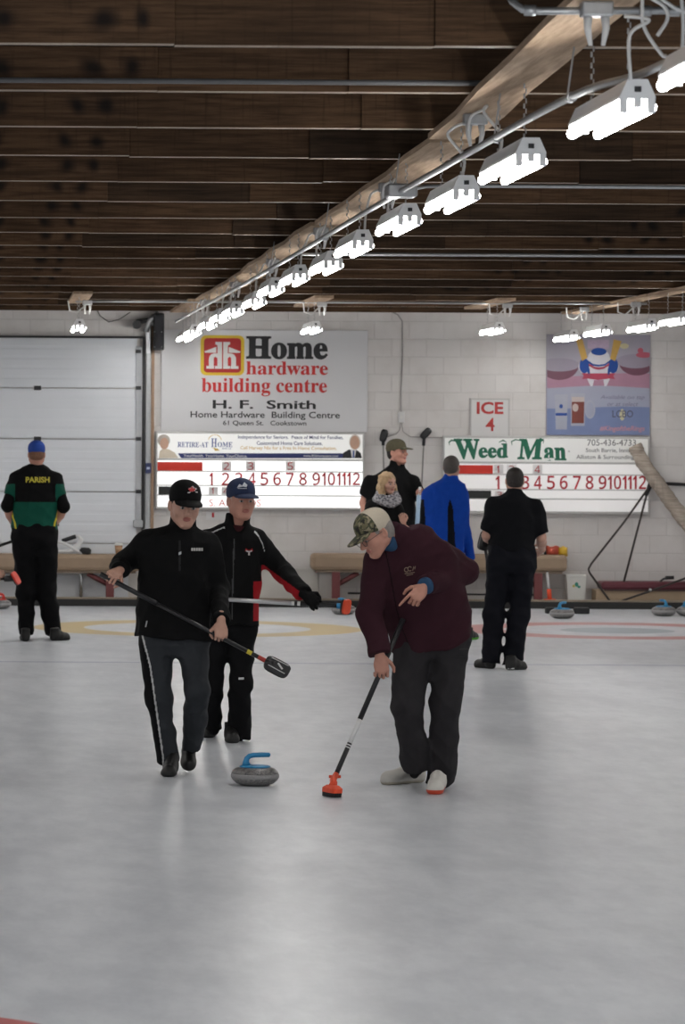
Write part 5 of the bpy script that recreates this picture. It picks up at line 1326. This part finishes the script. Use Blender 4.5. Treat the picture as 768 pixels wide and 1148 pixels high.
# ---------- sweeper in maroon windbreaker
Y3 = 22.45
A3, B3 = P(452, 694, Y3 - .16), P(373.5, 876, Y3 - .36)
g3 = along(A3, B3, .325); rod3 = B3 - A3
def paint3(c):
    x, y = topx(c); m = np.zeros(len(c), int)
    e = np.interp(y, [612, 640, 680, 700, 730], [431, 437, 444, 449, 461])
    m[(np.abs(x - e) < .7) & (y > 612) & (c[:, 1] < Y3)] = 1
    return m
def cuff3(c):
    return np.zeros(len(c), int)
sa_t, sa_h = ICE(427.5, 880), ICE(476, 876.5); sb = ICE(487, 891)
p3 = make_person(dict(Y0=Y3, base=(475, 880), h=.0065, seed=35, label='person in maroon windbreaker and camouflage cap bending over to sweep the ice', n=(.10, 1, .16),
    torso=[((449, 594, -.17), 22, .085), ((452, 603, -.15), 36, .115), ((458, 622, -.12), 46, .135), ((466, 650, -.07), 50, .15), ((477, 685, -.01), 49, .155), ((484, 712, .02), 48, .155), ((486.5, 721, .03), 46, .15)], m=2.2,
    collar=[((446, 604, -.18), (435, 596, -.24), .095, .082)], collar_open=[((429, 597, -.29), (.06, .06, .06))],
    arms=dict(a=dict(sh=(424, 630, -.18), el=(414.5, 686, -.16), r=(.092, .080, .062)), b=dict(sh=(494, 622, -.02), el=(521, 640, .05), r=(.098, .082, .055))),
    hands=dict(a=dict(grip=g3, fwd=(.12, -.15, -1), rod=rod3, hint=(.6, .5, 0), thumb=-1, sc=1.1, curl=(.8, 1.0, .8), tc=.3, rr=.02), b=dict(grip=(465, 672, -.30), fwd=(-.62, -.25, -.62), rod=(.5, -.3, -.6), hint=(.1, 1, .1), thumb=-1, sc=1.08, curl=(.9, 1.1, .7), index=(.25, .2, .1), tc=.4)),
    pelvis=[((486, 700, .03), 38, .13), ((485, 722, .02), 36, .135), ((483, 740, .02), 28, .10)],
    legs=[dict(p=[(462, 727, .02), (457, 792, -.07), (467, 862, .06)], r=(.118, .092, .084)), dict(p=[(505, 722, .03), (499.5, 788, -.04), (495, 877, .10)], r=(.120, .090, .086))],
    shoes=[dict(heel=sa_h, toe=sa_t, mats=[S_WHITE, S_CREAM], sole=.018, sc=1.22, laces=mat('grey_laces', (.30, .29, .28), .7), cuff=.10), dict(heel=sb + V(.06, .28, 0), toe=sb, mats=[S_WHITE, S_ORG], sole=.026, sc=1.15, laces=mat('grey_laces', (.30, .29, .28), .7), cuff=.075)],
    head=dict(c=(420.5, 599, -.30), f=(-.80, -.40, -.52), sc=1.04, jaw=1.08, roll=-.12, nose=1.1), skin=SKIN2, brow=BROWG, fold=.010, fwl=.21,
    top=dict(name='windbreaker', mats=[J_MAROON, cloth('maroon_zip', (.010, .004, .006))], paint=paint3), bottom=dict(mats=[T_CHAR]), lfold=.009))
hair_short(p3['hc'], p3['R'], 1.05, p3['root'], H_GREY, capped=True, grow=1.02)
def camo_material():
    m, t, b, N = base_mat('camouflage_cloth'); tc = nd(t, 'ShaderNodeTexCoord'); v = tc.outputs['Object']
    c = N.mix(N.sstep(N.noise(v, 26, 2), .44, .50), (.13, .115, .062), (.045, .05, .025)); c = N.mix(N.sstep(N.noise(N.map(v, (1, 1.4, .8)), 34, 2), .54, .58), c, (.016, .014, .011)); c = N.mix(N.sstep(N.noise(v, 41, 1), .60, .63), c, (.22, .19, .125))
    t.links.new(c, b.inputs['Base Color']); b.inputs['Roughness'].default_value = .85; return m
CAMO = camo_material(); MESHC = mat('beige_cap_mesh', (.50, .44, .35), .8, .12, 160, .4, 260)
c3, R3 = p3['hc'], p3['R']
cap3 = cap_parts(c3, R3, 1.07, p3['root'], None, CAMO, mats=[MESHC, CAMO], paint=lambda c: (((c - A(c3)) @ R3)[:, 1] > .012).astype(int))
# spectacles
g_ = lambda *p: Vector(A(c3) + R3 @ (A(p) * 1.04))
gr = None
for e in (-1, 1):
    pts = [g_(e * .034 + .023 * math.cos(a), .103 - .1 * abs(.0), -.004 + .017 * math.sin(a)) for a in np.linspace(0, 2 * PI, 15)]
    mb = MB(); mb.tube(pts, .0019, 6, caps=False); mb.tube([g_(e * .057, .102, .002), g_(e * .079, .06, .006), g_(e * .083, -.005, .008)], .0019, 6)
    mb.build('spectacle_frame', mat('spectacle_metal', (.05, .045, .04), .3), p3['root'])
# blue shirt showing at neck and cuff, chest embroidery, pocket
SH = cloth('denim_blue_shirt', (.03, .075, .15))
s_ = SDF(.006); J = p3['J']; s_.cone(J((440, 608, -.20)), J((430.5, 605, -.285)), .062, .058, .01, fb=True); s_.ell(J((427, 600, -.30)), (.055, .055, .055), None, .01, 's'); to_obj('shirt_collar', s_.mesh(1), [SH], p3['root'])
wB = hand_sdf(J((465, 672, -.30)), (-.62, -.25, -.62), (.5, -.3, -.6), (.1, 1, .1), -1, 1.08)[1]; eB = J((521, 640, .05)); uB = unit(wB - eB)
s_ = SDF(.006); s_.cone(wB - uB * .012, wB + uB * .024, .053, .050, .01, fa=True, fb=True); to_obj('shirt_cuff', s_.mesh(1), [SH], p3['root'])
EMBR = mat('tan_embroidery', (.27, .19, .14), .7, .1, 60)
ring = lambda cx, cy, r0, r1, a0, a1: [(cx + r0 * math.cos(a), cy + r0 * math.sin(a)) for a in np.linspace(a0, a1, 9)] + [(cx + r1 * math.cos(a), cy + r1 * math.sin(a)) for a in np.linspace(a1, a0, 9)]
emblem([ring(-.6, .35, .28, .42, .6, 5.6), ring(0, .5, .28, .42, .6, 5.6), [(.45, .2), (.58, .2), (.75, .75), (.9, .35), (1.05, .9), (.95, .95), (.85, .6), (.7, .95)], [(-.9, -.35), (.9, -.1), (.9, .0), (-.9, -.22)], [(-.6, -.6), (.6, -.4), (.6, -.3), (-.6, -.5)]], (453, 634.5, 466, 645.5), p3, EMBR)
for bx in ((515, 727, 524, 728.4), (510, 736, 522, 737)):
    emblem([[(0, 0), (1, .2), (1, 1), (0, .8)]], bx, p3, BLACK, name='pocket_zip', bvh=p3['tbvh'], parent=p3['trousers'])
b3t = lambda t: along(A3, B3, t)
br3 = broom('orange-headed curling broom with white band pushed on the ice by the maroon sweeper', b3t(.5), None, [(b3t(0), b3t(.62), .0155, CARBON, 'shaft'), (b3t(.62), b3t(.765), .0140, WHT_B, 'white_band'), (b3t(.765), b3t(.97), .0145, CARBON, 'lower_shaft'), (b3t(.775), b3t(.781), .0149, WHT_B, 'white_ring'), (b3t(.79), b3t(.796), .0149, WHT_B, 'white_ring')])
hc_ = ICE(372.5, 886.5, .035)
hc_.z = .036
o_ = brush_head(br3, hc_, (.35, -.9, 0), (.9, .35, 0), (.08, -.12, 1), .17, .075, ORG, PAD, .046)
mb = MB(); mb.tube([hc_ + V(0, 0, .02), hc_ + V(.01, .01, .045), hc_.lerp(B3, .75) + V(0, 0, .02), b3t(.955)], .02, 12, rs=[.027, .021, .02, .017]); mb.build('socket', ORG, br3)
mb = MB(); mb.tube([b3t(.975) - V(.035, 0, -.004), b3t(.975) + V(.035, 0, .004)], .009, 8); mb.build('pivot', ORG, br3)

# ---------- back view, green and black jersey
Y4 = 38.85
def paint4(c):
    x, y = topx(c); m = np.zeros(len(c), int)
    m[(y > 563) & (x > 11) & (x < 67)] = 1
    side = ((x < 16.8) | (x > 62.6)) & (y < 562)
    m[side & (y > 541 + np.abs(x - 41) * .06)] = 1
    m[(np.abs(x - np.interp(y, [571, 580, 586, 592], [12.6, 14.4, 16.6, 17.4])) < 1.0) & (y > 570.5)] = 2
    m[(np.abs(x - np.interp(y, [571, 580, 586, 592], [65.5, 63.6, 61.6, 60.6])) < 1.0) & (y > 570.5)] = 2
    m[(y > 563) & (y < 571) & (x > 11) & (x < 67)] = 1
    return m
h1, h2 = ICE(29, 719.2), ICE(58, 718.5)
p4 = make_person(dict(Y0=Y4, base=(42, 718), h=.0085, seed=47, label='person in blue cap and green jersey lettered PARISH, seen from behind',
    torso=[((41, 519.5, .0), 8, .06), ((40.5, 524, 0), 15, .09), ((40, 532, 0), 23, .115), ((39.2, 546, 0), 26.5, .14), ((38.8, 566, .02), 25, .16), ((38.5, 582, .03), 25.5, .17), ((38.6, 592.5, .03), 26, .17)],
    arms=dict(a=dict(sh=(18.5, 537, .0), el=(8, 567, -.02), wr=(22, 599, .30), r=(.082, .062, .05), sleeve=.62, under=.10, fat=1.25), b=dict(sh=(61, 537, 0), el=(71.5, 568, -.02), wr=(58, 596, .30), r=(.082, .062, .05), sleeve=.62, under=.10, fat=1.25)),
    hands=dict(a=dict(grip=(25, 600, .42), fwd=(.3, .9, -.1), rod=(1, -.1, .3), hint=(0, .2, -1), thumb=1), b=dict(grip=(54, 597, .42), fwd=(-.3, .9, -.1), rod=(1, -.1, .3), hint=(0, .2, -1), thumb=-1)),
    pelvis=[((38.6, 588, .02), 25.5, .155), ((38.8, 604, .0), 25.5, .16), ((39.3, 616, .0), 21, .12)],
    legs=[dict(p=[(27.5, 606, 0), (29.5, 662, .02), (29.3, 712, .0)], r=(.130, .104, .074)), dict(p=[(51, 606, 0), (51.8, 662, .04), (59.8, 711.5, .02)], r=(.130, .104, .084))],
    shoes=[dict(heel=h1, toe=h1 + V(-.02, .29, 0), mats=[S_BLACK, S_SOLE], sc=1.1), dict(heel=h2, toe=h2 + V(.17, .20, 0), mats=[S_BLACK, S_SOLE], sc=1.15)],
    head=dict(c=(41, 509.5, .0), f=(.02, 1, -.05), sc=1.02, jaw=1.1), skin=SKIN2, top=dict(name='jersey', mats=[J_BLACK, J_GREEN, J_YEL], paint=paint4), bottom=dict(mats=[T_BLACK]), lfold=.009))
hair_short(p4['hc'], p4['R'], 1.0, p4['root'], H_RED, capped=True)
cap_parts(p4['hc'], p4['R'], 1.03, p4['root'], mat('blue_cap', (.012, .055, .30), .8, .15, 30, .2, 300), mat('blue_cap', (.01, .05, .3)))
place_decal('PARISH', 28.8, 534.6, 55.6, 541.0, Y4, p4['bvh'], mat('letter_yellow', (.55, .48, .05), .6), p4['top'], bold=.035, off=.006)
a4, b4 = P(-16, 617.5, Y4 + .45), P(66, 588, Y4 + .40)
br4 = broom('dark curling broom held in front by the person in the PARISH jersey', along(a4, b4, .5), None, [(a4, along(a4, b4, .5), .0145, CARBON, 'shaft'), (along(a4, b4, .5), b4, .0145, CARBON, 'grip')])
brush_head(br4, a4 - (b4 - a4).normalized() * .06, b4 - a4, (0, 1, 0), perp(b4 - a4, (0, 0, 1)), .15, .08)

# ---------- back view, black polo
Y5 = 34.25
h1, h2 = ICE(553.5, 750), ICE(569, 751.5)
def paint5(c): return np.zeros(len(c), int)
p5 = make_person(dict(Y0=Y5, base=(564, 749), h=.008, seed=59, label='person in black polo shirt and dark trousers standing with back turned before the right scoreboard',
    torso=[((577, 550.5, 0), 8.5, .06), ((576.5, 556, 0), 15, .085), ((576, 562, 0), 24, .11), ((575.5, 580, 0), 27.5, .135), ((574, 600, .01), 26, .14), ((573, 617.5, .01), 25.5, .135)],
    collar=[((576.5, 557, 0), (577, 547.5, 0), .075, .068)],
    arms=dict(a=dict(sh=(553.5, 567, 0), el=(545.5, 600, .02), wr=(553, 608, .26), r=(.078, .062, .05), sleeve=.86), b=dict(sh=(600, 568, 0), el=(607, 603, .03), wr=(600, 614, .26), r=(.078, .062, .05), sleeve=.86)),
    hands=dict(a=dict(grip=(552, 611, .36), fwd=(.1, 1, -.3), rod=(.3, .1, 1), hint=(1, 0, 0), thumb=1), b=dict(grip=(600, 619, .36), fwd=(-.2, 1, -.3), rod=(.3, .1, 1), hint=(-1, 0, 0), thumb=1)),
    pelvis=[((573, 612, .01), 25.5, .13), ((573, 630, 0), 26, .14), ((573, 643, 0), 21, .11)],
    legs=[dict(p=[(559.5, 634, 0), (553.5, 688, .02), (550.5, 743.5, .0)], r=(.114, .092, .088)), dict(p=[(586, 634, 0), (581.5, 690, .02), (575, 745, .0)], r=(.114, .092, .086))],
    shoes=[dict(heel=h1, toe=h1 + V(-.13, .24, 0), mats=[S_BLACK, S_SOLE], sc=1.1), dict(heel=h2, toe=h2 + V(.18, .18, 0), mats=[S_BLACK, S_SOLE], sc=1.1)],
    head=dict(c=(577, 539, .02), f=(.04, 1, .02), sc=.98), top=dict(name='polo_shirt', mats=[J_POLO]), bottom=dict(mats=[T_NAVY]), lfold=.009))
hair_short(p5['hc'], p5['R'], .98, p5['root'], H_DARK, lowback=-.045)
mb = MB(); mb.box((h2.x + .0, h2.y - .012, .012), (h2.x + .06, h2.y - .006, .022)); mb.build('shoe_mark', WHT_B, p5['root'])
g5 = P(543, 606, Y5 + .3)
br5 = broom('curling broom with dark head under the left elbow of the person in black polo', g5, None, [(g5, P(556, 700, Y5 + .45), .0145, CARBON, 'shaft')])
brush_head(br5, P(543.5, 606, Y5 + .28), (-.25, 0, -1), (1, .3, -.25), (.3, -1, 0), .19, .10, HEADB, PAD, .05)

# ---------- back view, royal blue fleece
Y6 = 39.3
def paint6(c):
    x, y = topx(c); m = np.zeros(len(c), int)
    m[(np.abs(x - np.interp(y, [560, 600, 645], [504.5, 506, 507])) < np.interp(y, [560, 570, 645], [.5, 3.0, 5.5])) & (y > 560) & (c[:, 1] < Y6)] = 1
    m[(x < 477) & (y > 560) & (c[:, 1] > Y6 - .05)] = 1
    return m
h1, h2 = ICE(494, 718), ICE(523.5, 717.8)
p6 = make_person(dict(Y0=Y6, base=(505, 717), h=.0085, seed=61, label='grey-haired person in royal blue fleece turned to the right scoreboard, seen from behind', n=(.18, 1, 0),
    torso=[((506, 536, 0), 8, .06), ((504.5, 541, 0), 17, .10), ((500.5, 549, 0), 23, .125), ((498, 580, 0), 23.5, .14), ((497.5, 610, 0), 23.5, .145), ((497.5, 642, 0), 24, .145)],
    collar=[((505, 543, 0), (506.5, 532.5, 0), .078, .07)],
    arms=dict(a=dict(sh=(481, 556, .02), el=(477.5, 592, .03), wr=(484, 620, .2), r=(.082, .066, .052)), b=dict(sh=(516.5, 556, -.02), el=(521, 594, -.02), wr=(523, 630, .06), r=(.080, .066, .052))),
    hands=dict(a=dict(grip=(485, 627, .24), fwd=(.1, .5, -1), rod=(1, 0, 0), hint=(0, 1, 0)), b=dict(grip=(523.5, 636, .1), fwd=(0, .3, -1), rod=(.3, 1, 0), hint=(-1, 0, 0), curl=(.4, .5, .3))),
    pelvis=[((497.5, 632, 0), 21, .12), ((497.5, 648, 0), 21, .125), ((498, 660, 0), 20, .11)],
    legs=[dict(p=[(488, 648, 0), (489, 682, .02), (493, 711, 0)], r=(.10, .085, .075)), dict(p=[(508, 648, 0), (513, 682, .02), (521, 710.5, 0)], r=(.10, .085, .072))],
    shoes=[dict(heel=h1, toe=h1 + V(-.04, .28, 0), mats=[S_BLACK, S_SOLE]), dict(heel=h2, toe=h2 + V(.12, .24, 0), mats=[S_BLACK, S_GRN], sc=1.1, sole=.024)],
    head=dict(c=(506.5, 524, .01), f=(.42, .9, .02), sc=1.0), top=dict(name='fleece', mats=[J_BLUE, J_NAVYP], paint=paint6), bottom=dict(mats=[T_NAVY])))
hair_short(p6['hc'], p6['R'], 1.0, p6['root'], H_SALT, lowback=-.05)

# ---------- tall man by the wall, camouflage cap
Y7 = 45.3
h1, h2 = ICE(428, 687), ICE(449, 687)
p7 = make_person(dict(Y0=Y7, base=(439, 686), h=.0095, seed=73, label='tall person in black jacket and camouflage cap standing by the wall between the scoreboards', n=(-.15, 1, 0),
    torso=[((444, 522.5, 0), 9, .07), ((443, 528, 0), 15, .10), ((440.5, 537, 0), 25, .135), ((438.5, 552, 0), 28.5, .16), ((439, 575, -.02), 27, .18), ((440, 600, -.02), 27, .18), ((440, 612, -.02), 27, .18)],
    collar=[((443.5, 529, 0), (445.5, 516.5, -.02), .10, .088)], collar_open=[((450, 517, -.12), (.06, .085, .08))],
    arms=dict(a=dict(sh=(415, 542, 0), el=(408, 564, .02), wr=(414, 590, -.16), r=(.095, .072, .05), sleeve=.62, fat=1.2), b=dict(sh=(463.5, 541, 0), el=(471, 556, .06), wr=(470, 551, -.2), r=(.095, .078, .06), sleeve=1.9)),
    hands=dict(a=dict(grip=(416, 597, -.2), fwd=(.2, -.3, -1), rod=(1, -.5, 0), hint=(.5, .6, 0), curl=(.5, .6, .4)), b=dict(grip=(470.5, 553, -.30), fwd=(-.25, -.9, -.1), rod=(.05, 0, 1), hint=(0, -.3, 0), thumb=1)),
    pelvis=[((440, 600, 0), 25, .16), ((439.5, 616, 0), 25, .16), ((439, 626, 0), 24, .14)],
    legs=[dict(p=[(428, 620, 0), (427.5, 652, -.02), (427, 680, 0)], r=(.13, .10, .085)), dict(p=[(451, 620, 0), (450, 652, -.02), (450, 680, 0)], r=(.13, .10, .085))],
    shoes=[dict(heel=h1 + V(0, .15, 0), toe=h1 + V(-.02, -.14, 0), mats=[S_BLACK, S_SOLE]), dict(heel=h2 + V(0, .15, 0), toe=h2 + V(.03, -.14, 0), mats=[S_BLACK, S_SOLE])],
    head=dict(c=(445.5, 507.5, -.04), f=(.80, -.6, .08), sc=1.17, jaw=1.2), skin=SKIN2, top=dict(name='jacket', mats=[J_BLACK]), bottom=dict(mats=[T_JEAN])))
hair_short(p7['hc'], p7['R'], 1.16, p7['root'], H_DARK, capped=True)
cap_parts(p7['hc'], p7['R'], 1.2, p7['root'], mat('olive_cap', (.085, .075, .045), .85, .35, 45), CAMO)
a7, b7 = P(467.6, 604, Y7 - .28), P(470.8, 546, Y7 - .31)
br7 = broom('pale blue curling broom held upright by the tall person in camouflage cap', along(a7, b7, .5), None, [(P(465, 683, Y7 - .25), a7, .0145, WHT_B, 'lower_shaft'), (a7, along(a7, b7, .85), .034, mat('pale_blue_sleeve', (.32, .45, .60), .5, .2, 25), 'blue_sleeve'), (along(a7, b7, .85), b7, .016, WHT_B, 'grip')])
brush_head(br7, P(465, 685, Y7 - .25), (1, 0, 0), (0, 1, 0), (0, 0, 1), .17, .08)

# ---------- blonde woman with scarf
Y8 = 42.4
h1, h2 = ICE(424, 698), ICE(439, 698)
p8 = make_person(dict(Y0=Y8, base=(431, 698), h=.008, seed=83, label='blonde person with grey patterned scarf and dark coat standing behind the bending sweeper', n=(-.15, 1, 0),
    torso=[((434, 553, 0), 7, .06), ((433, 559, 0), 13, .085), ((431, 567, 0), 18, .11), ((430, 585, 0), 18.5, .125), ((430, 600, 0), 17.5, .12), ((430, 628, 0), 19.5, .13)],
    collar=[((433.5, 560, 0), (434.5, 551, -.02), .075, .07)],
    arms=dict(a=dict(sh=(415.5, 568, 0), el=(412.5, 592, .02), wr=(420, 606, -.18), r=(.066, .055, .042)), b=dict(sh=(446, 569, 0), el=(451, 593, .0), wr=(451, 582, -.2), r=(.066, .055, .042))),
    hands=dict(a=dict(grip=(424, 609, -.24), fwd=(.6, -.6, -.2), rod=(0, .3, 1), hint=(0, 1, 0), sc=.9, curl=(.5, .6, .4)), b=dict(grip=(450.5, 578.5, -.26), fwd=(-.25, -.45, .8), rod=(1, 0, .2), hint=(0, 1, .3), sc=.92, curl=(.9, 1.1, .8))),
    pelvis=[((430, 622, 0), 15, .10), ((430, 634, 0), 15.5, .11), ((430, 642, 0), 15, .10)],
    legs=[dict(p=[(423, 634, 0), (423.5, 664, -.02), (424, 692, 0)], r=(.082, .062, .05)), dict(p=[(437, 634, 0), (438, 664, -.02), (439, 692, 0)], r=(.082, .062, .05))],
    shoes=[dict(heel=h1 + V(0, .12, 0), toe=h1 + V(-.01, -.12, 0), mats=[S_BLACK, S_SOLE], sc=.88), dict(heel=h2 + V(0, .12, 0), toe=h2 + V(.02, -.12, 0), mats=[S_BLACK, S_SOLE], sc=.88)],
    head=dict(c=(434.5, 542.5, -.03), f=(.58, -.85, -.04), sc=.98, jaw=.92, nose=.85), brow=BROWD, top=dict(name='coat', mats=[J_BLACK]), bottom=dict(mats=[T_JEAN])))
c8, R8 = p8['hc'], p8['R']; q8 = lambda *p: A(c8) + R8 @ A(p)
s_ = SDF(.006)
s_.ell(q8(0, -.02, .042), (.088, .106, .094), R8, .02); s_.ell(q8(0, -.055, -.04), (.082, .065, .085), R8, .03)
for e in (-1, 1): s_.chain([q8(e * .075, -.005, .03), q8(e * .088, .005, -.06), q8(e * .092, .012, -.14), q8(e * .085, .03, -.20)], [.03, .036, .036, .022], .02)
s_.chain([q8(0, -.07, -.06), q8(0, -.075, -.19)], [.075, .06], .03)
s_.ell(q8(0, .115, -.03), (.062, .085, .095), R8, .015, 's')
s_.fold = lambda X, Y, Z: .006 * np.sin(95 * X + 35 * Y + 2.2 * np.sin(38 * Z)) + .004 * np.sin(150 * Y + 60 * X + 1.5 * np.sin(45 * Z))
to_obj('hair', s_.mesh(1), [H_BLON], p8['root'])
def scarf_material():
    m, t, b, N = base_mat('scarf_wool'); tc = nd(t, 'ShaderNodeTexCoord'); v = tc.outputs['Object']
    c = N.mix(N.sstep(N.noise(N.map(v, (1, 1, 1.6)), 36, 3), .42, .56), (.07, .07, .085), (.36, .35, .37))
    t.links.new(c, b.inputs['Base Color']); b.inputs['Roughness'].default_value = .9; return m
s_ = SDF(.007); ctr = p8['J']((434, 557.5, -.03))
for zz, rx, ry, th, ph in ((.0, .115, .105, .034, .0), (-.04, .125, .115, .036, 1.0), (.028, .10, .092, .028, 2.0)):
    pts = [ctr + A((rx * math.cos(a), ry * math.sin(a), zz + .02 * math.sin(a * 2 + ph) + .018 * math.sin(a))) for a in np.linspace(0, 2 * PI, 17)]
    s_.chain(pts, [th] * 17, .012)
s_.chain([ctr + A((.0, -.13, -.03)), ctr + A((.05, -.15, -.09))], [.035, .03], .02)
s_.fold = folds(.004, .05, 5); to_obj('scarf', s_.mesh(1), [scarf_material()], p8['root'])

# ---------- curler just outside the left edge, only a hand and an orange brush reach in
Y9 = 38.0
h1, h2 = ICE(-52, 722), ICE(-30, 722)
p9 = make_person(dict(Y0=Y9, base=(-42, 722), h=.0095, seed=97, label='person almost wholly beyond the left edge, one hand reaching in with an orange brush', n=(0, 1, 0),
    torso=[((-42, 534, 0), 8, .06), ((-42, 539, 0), 14, .09), ((-42, 548, 0), 22, .115), ((-42, 575, 0), 22, .13), ((-42, 600, 0), 21, .13), ((-42, 625, 0), 22, .13)],
    arms=dict(a=dict(sh=(-60, 553, 0), el=(-66, 590, .02), wr=(-62, 622, -.05), r=(.075, .06, .05)), b=dict(sh=(-24, 553, 0), el=(-22, 595, .02), r=(.075, .06, .05))),
    hands=dict(a=dict(grip=(-62, 632, -.06), fwd=(0, -.2, -1), rod=(1, 0, 0), hint=(0, 1, 0)), b=dict(grip=(0, 647.5, -.12), fwd=(.5, -.5, -.6), rod=(1, -.1, .02), hint=(0, .9, -.3), sc=1.05)),
    pelvis=[((-42, 615, 0), 20, .12), ((-42, 632, 0), 20, .125), ((-42, 642, 0), 19, .11)],
    legs=[dict(p=[(-52, 636, 0), (-52, 680, -.02), (-52, 716, 0)], r=(.10, .08, .07)), dict(p=[(-31, 636, 0), (-31, 680, -.02), (-30, 716, 0)], r=(.10, .08, .07))],
    shoes=[dict(heel=h1 + V(0, .14, 0), toe=h1 + V(-.02, -.13, 0), mats=[S_BLACK, S_SOLE]), dict(heel=h2 + V(0, .14, 0), toe=h2 + V(.02, -.13, 0), mats=[S_BLACK, S_SOLE])],
    head=dict(c=(-42, 523, -.02), f=(.3, -1, 0)), top=dict(name='jacket', mats=[J_BLACK]), bottom=dict(mats=[T_BLACK])))
hair_short(p9['hc'], p9['R'], 1.0, p9['root'], H_DARK)
a9, b9 = P(-120, 652, Y9 - .10), P(17, 648.5, Y9 - .13)
br9 = broom('curling broom with orange oval pad poking in at the left edge', along(a9, b9, .9), None, [(a9, along(a9, b9, .93), .0145, CARBON, 'shaft'), (along(a9, b9, .91), along(a9, b9, .985), .03, HEADB, 'socket')])
brush_head(br9, P(17, 648.5, Y9 - .13), (-.5, 0, .85), (.35, .9, .2), (-.5, .85, -.3), .145, .115, HEADB, mat('orange_red_pad', (.75, .06, .035), .5, .1, 30), .045)
# ---------- broom left standing against the wall and two hung on it
def wall_broom(top, bot, label, head_top, hm, yw, tilt=0):
    a, b = P(*top, yw[0]), P(*bot, yw[1]); return a, b
a, b = P(604.5, 560, 46.9), P(615, 655, 46.62)
c = P(616.5, 668, 46.58); c.z = .085
r = broom('black broom with white lower shaft and orange socket leaning on the bench end', along(a, c, .5), None, [(a, along(a, b, .86), .015, CARBON, 'shaft'), (along(a, b, .86), along(b, c, .35), .017, WHT_B, 'white_sleeve'), (along(b, c, .3), c + V(0, 0, .01), .028, ORG, 'socket')])
brush_head(r, c, (1, 0, 0), (0, 1, 0), (0, 0, 1), .20, .08, ORG, PAD, .04)
for (hx, hy, tx, ty, d, lb) in ((429.5, 491, 431, 560, (.25, 0, 1), 'black broom hung head up on the wall, right behind the cap of the tall person'), (475.5, 488, 471, 585, (.75, 0, .8), 'black broom hung head up on the wall between the tall person and the right scoreboard')):
    hp_, tp_ = P(hx, hy, WALL - .07), P(tx, ty, WALL - .06)
    r = broom(lb, hp_, None, [(tp_, along(tp_, hp_, .9), .0105, mat('grey_shaft', (.22, .21, .20), .5), 'shaft'), (along(tp_, hp_, .88), hp_, .02, HEADB, 'socket')])
    brush_head(r, hp_ + V(d[0], 0, d[2]).normalized() * .03, d, perp(d, (1, 0, -.5)), (0, -1, 0), .16, .09, HEADB, PAD, .05)
EXPO = 1.68
# ================================================================ CAMERA, WORLD, VIEW
cam = bpy.data.cameras.new('camera'); co = bpy.data.objects.new('camera', cam); COL.objects.link(co)
co.location = (0, 0, H); co.rotation_euler = (PI / 2, -RR, 0)
cam.sensor_fit = 'AUTO'; cam.sensor_width = 36.0; cam.lens = F / 1148 * 36.0
ppx, ppy = VX, HY + (VX - 384) * math.tan(RR)
cam.shift_x = (384 - ppx) / 1148; cam.shift_y = (ppy - 574) / 1148
cam.clip_end = 200
cam.dof.use_dof = True; cam.dof.focus_distance = 23.0; cam.dof.aperture_fstop = 9.0
sc = bpy.context.scene; sc.camera = co
w = bpy.data.worlds.new('world'); sc.world = w; w.use_nodes = True
w.node_tree.nodes['Background'].inputs[0].default_value = (.8, .85, .9, 1); w.node_tree.nodes['Background'].inputs[1].default_value = .35
sc.view_settings.view_transform = 'Standard'; sc.view_settings.look = 'None'; sc.view_settings.gamma = 1.0; sc.view_settings.exposure = EXPO
sc.view_settings.use_curve_mapping = False
sc.cycles.use_denoising = True
sc.cycles.max_bounces = 8; sc.cycles.sample_clamp_indirect = 3.0; sc.cycles.sample_clamp_direct = 40.0
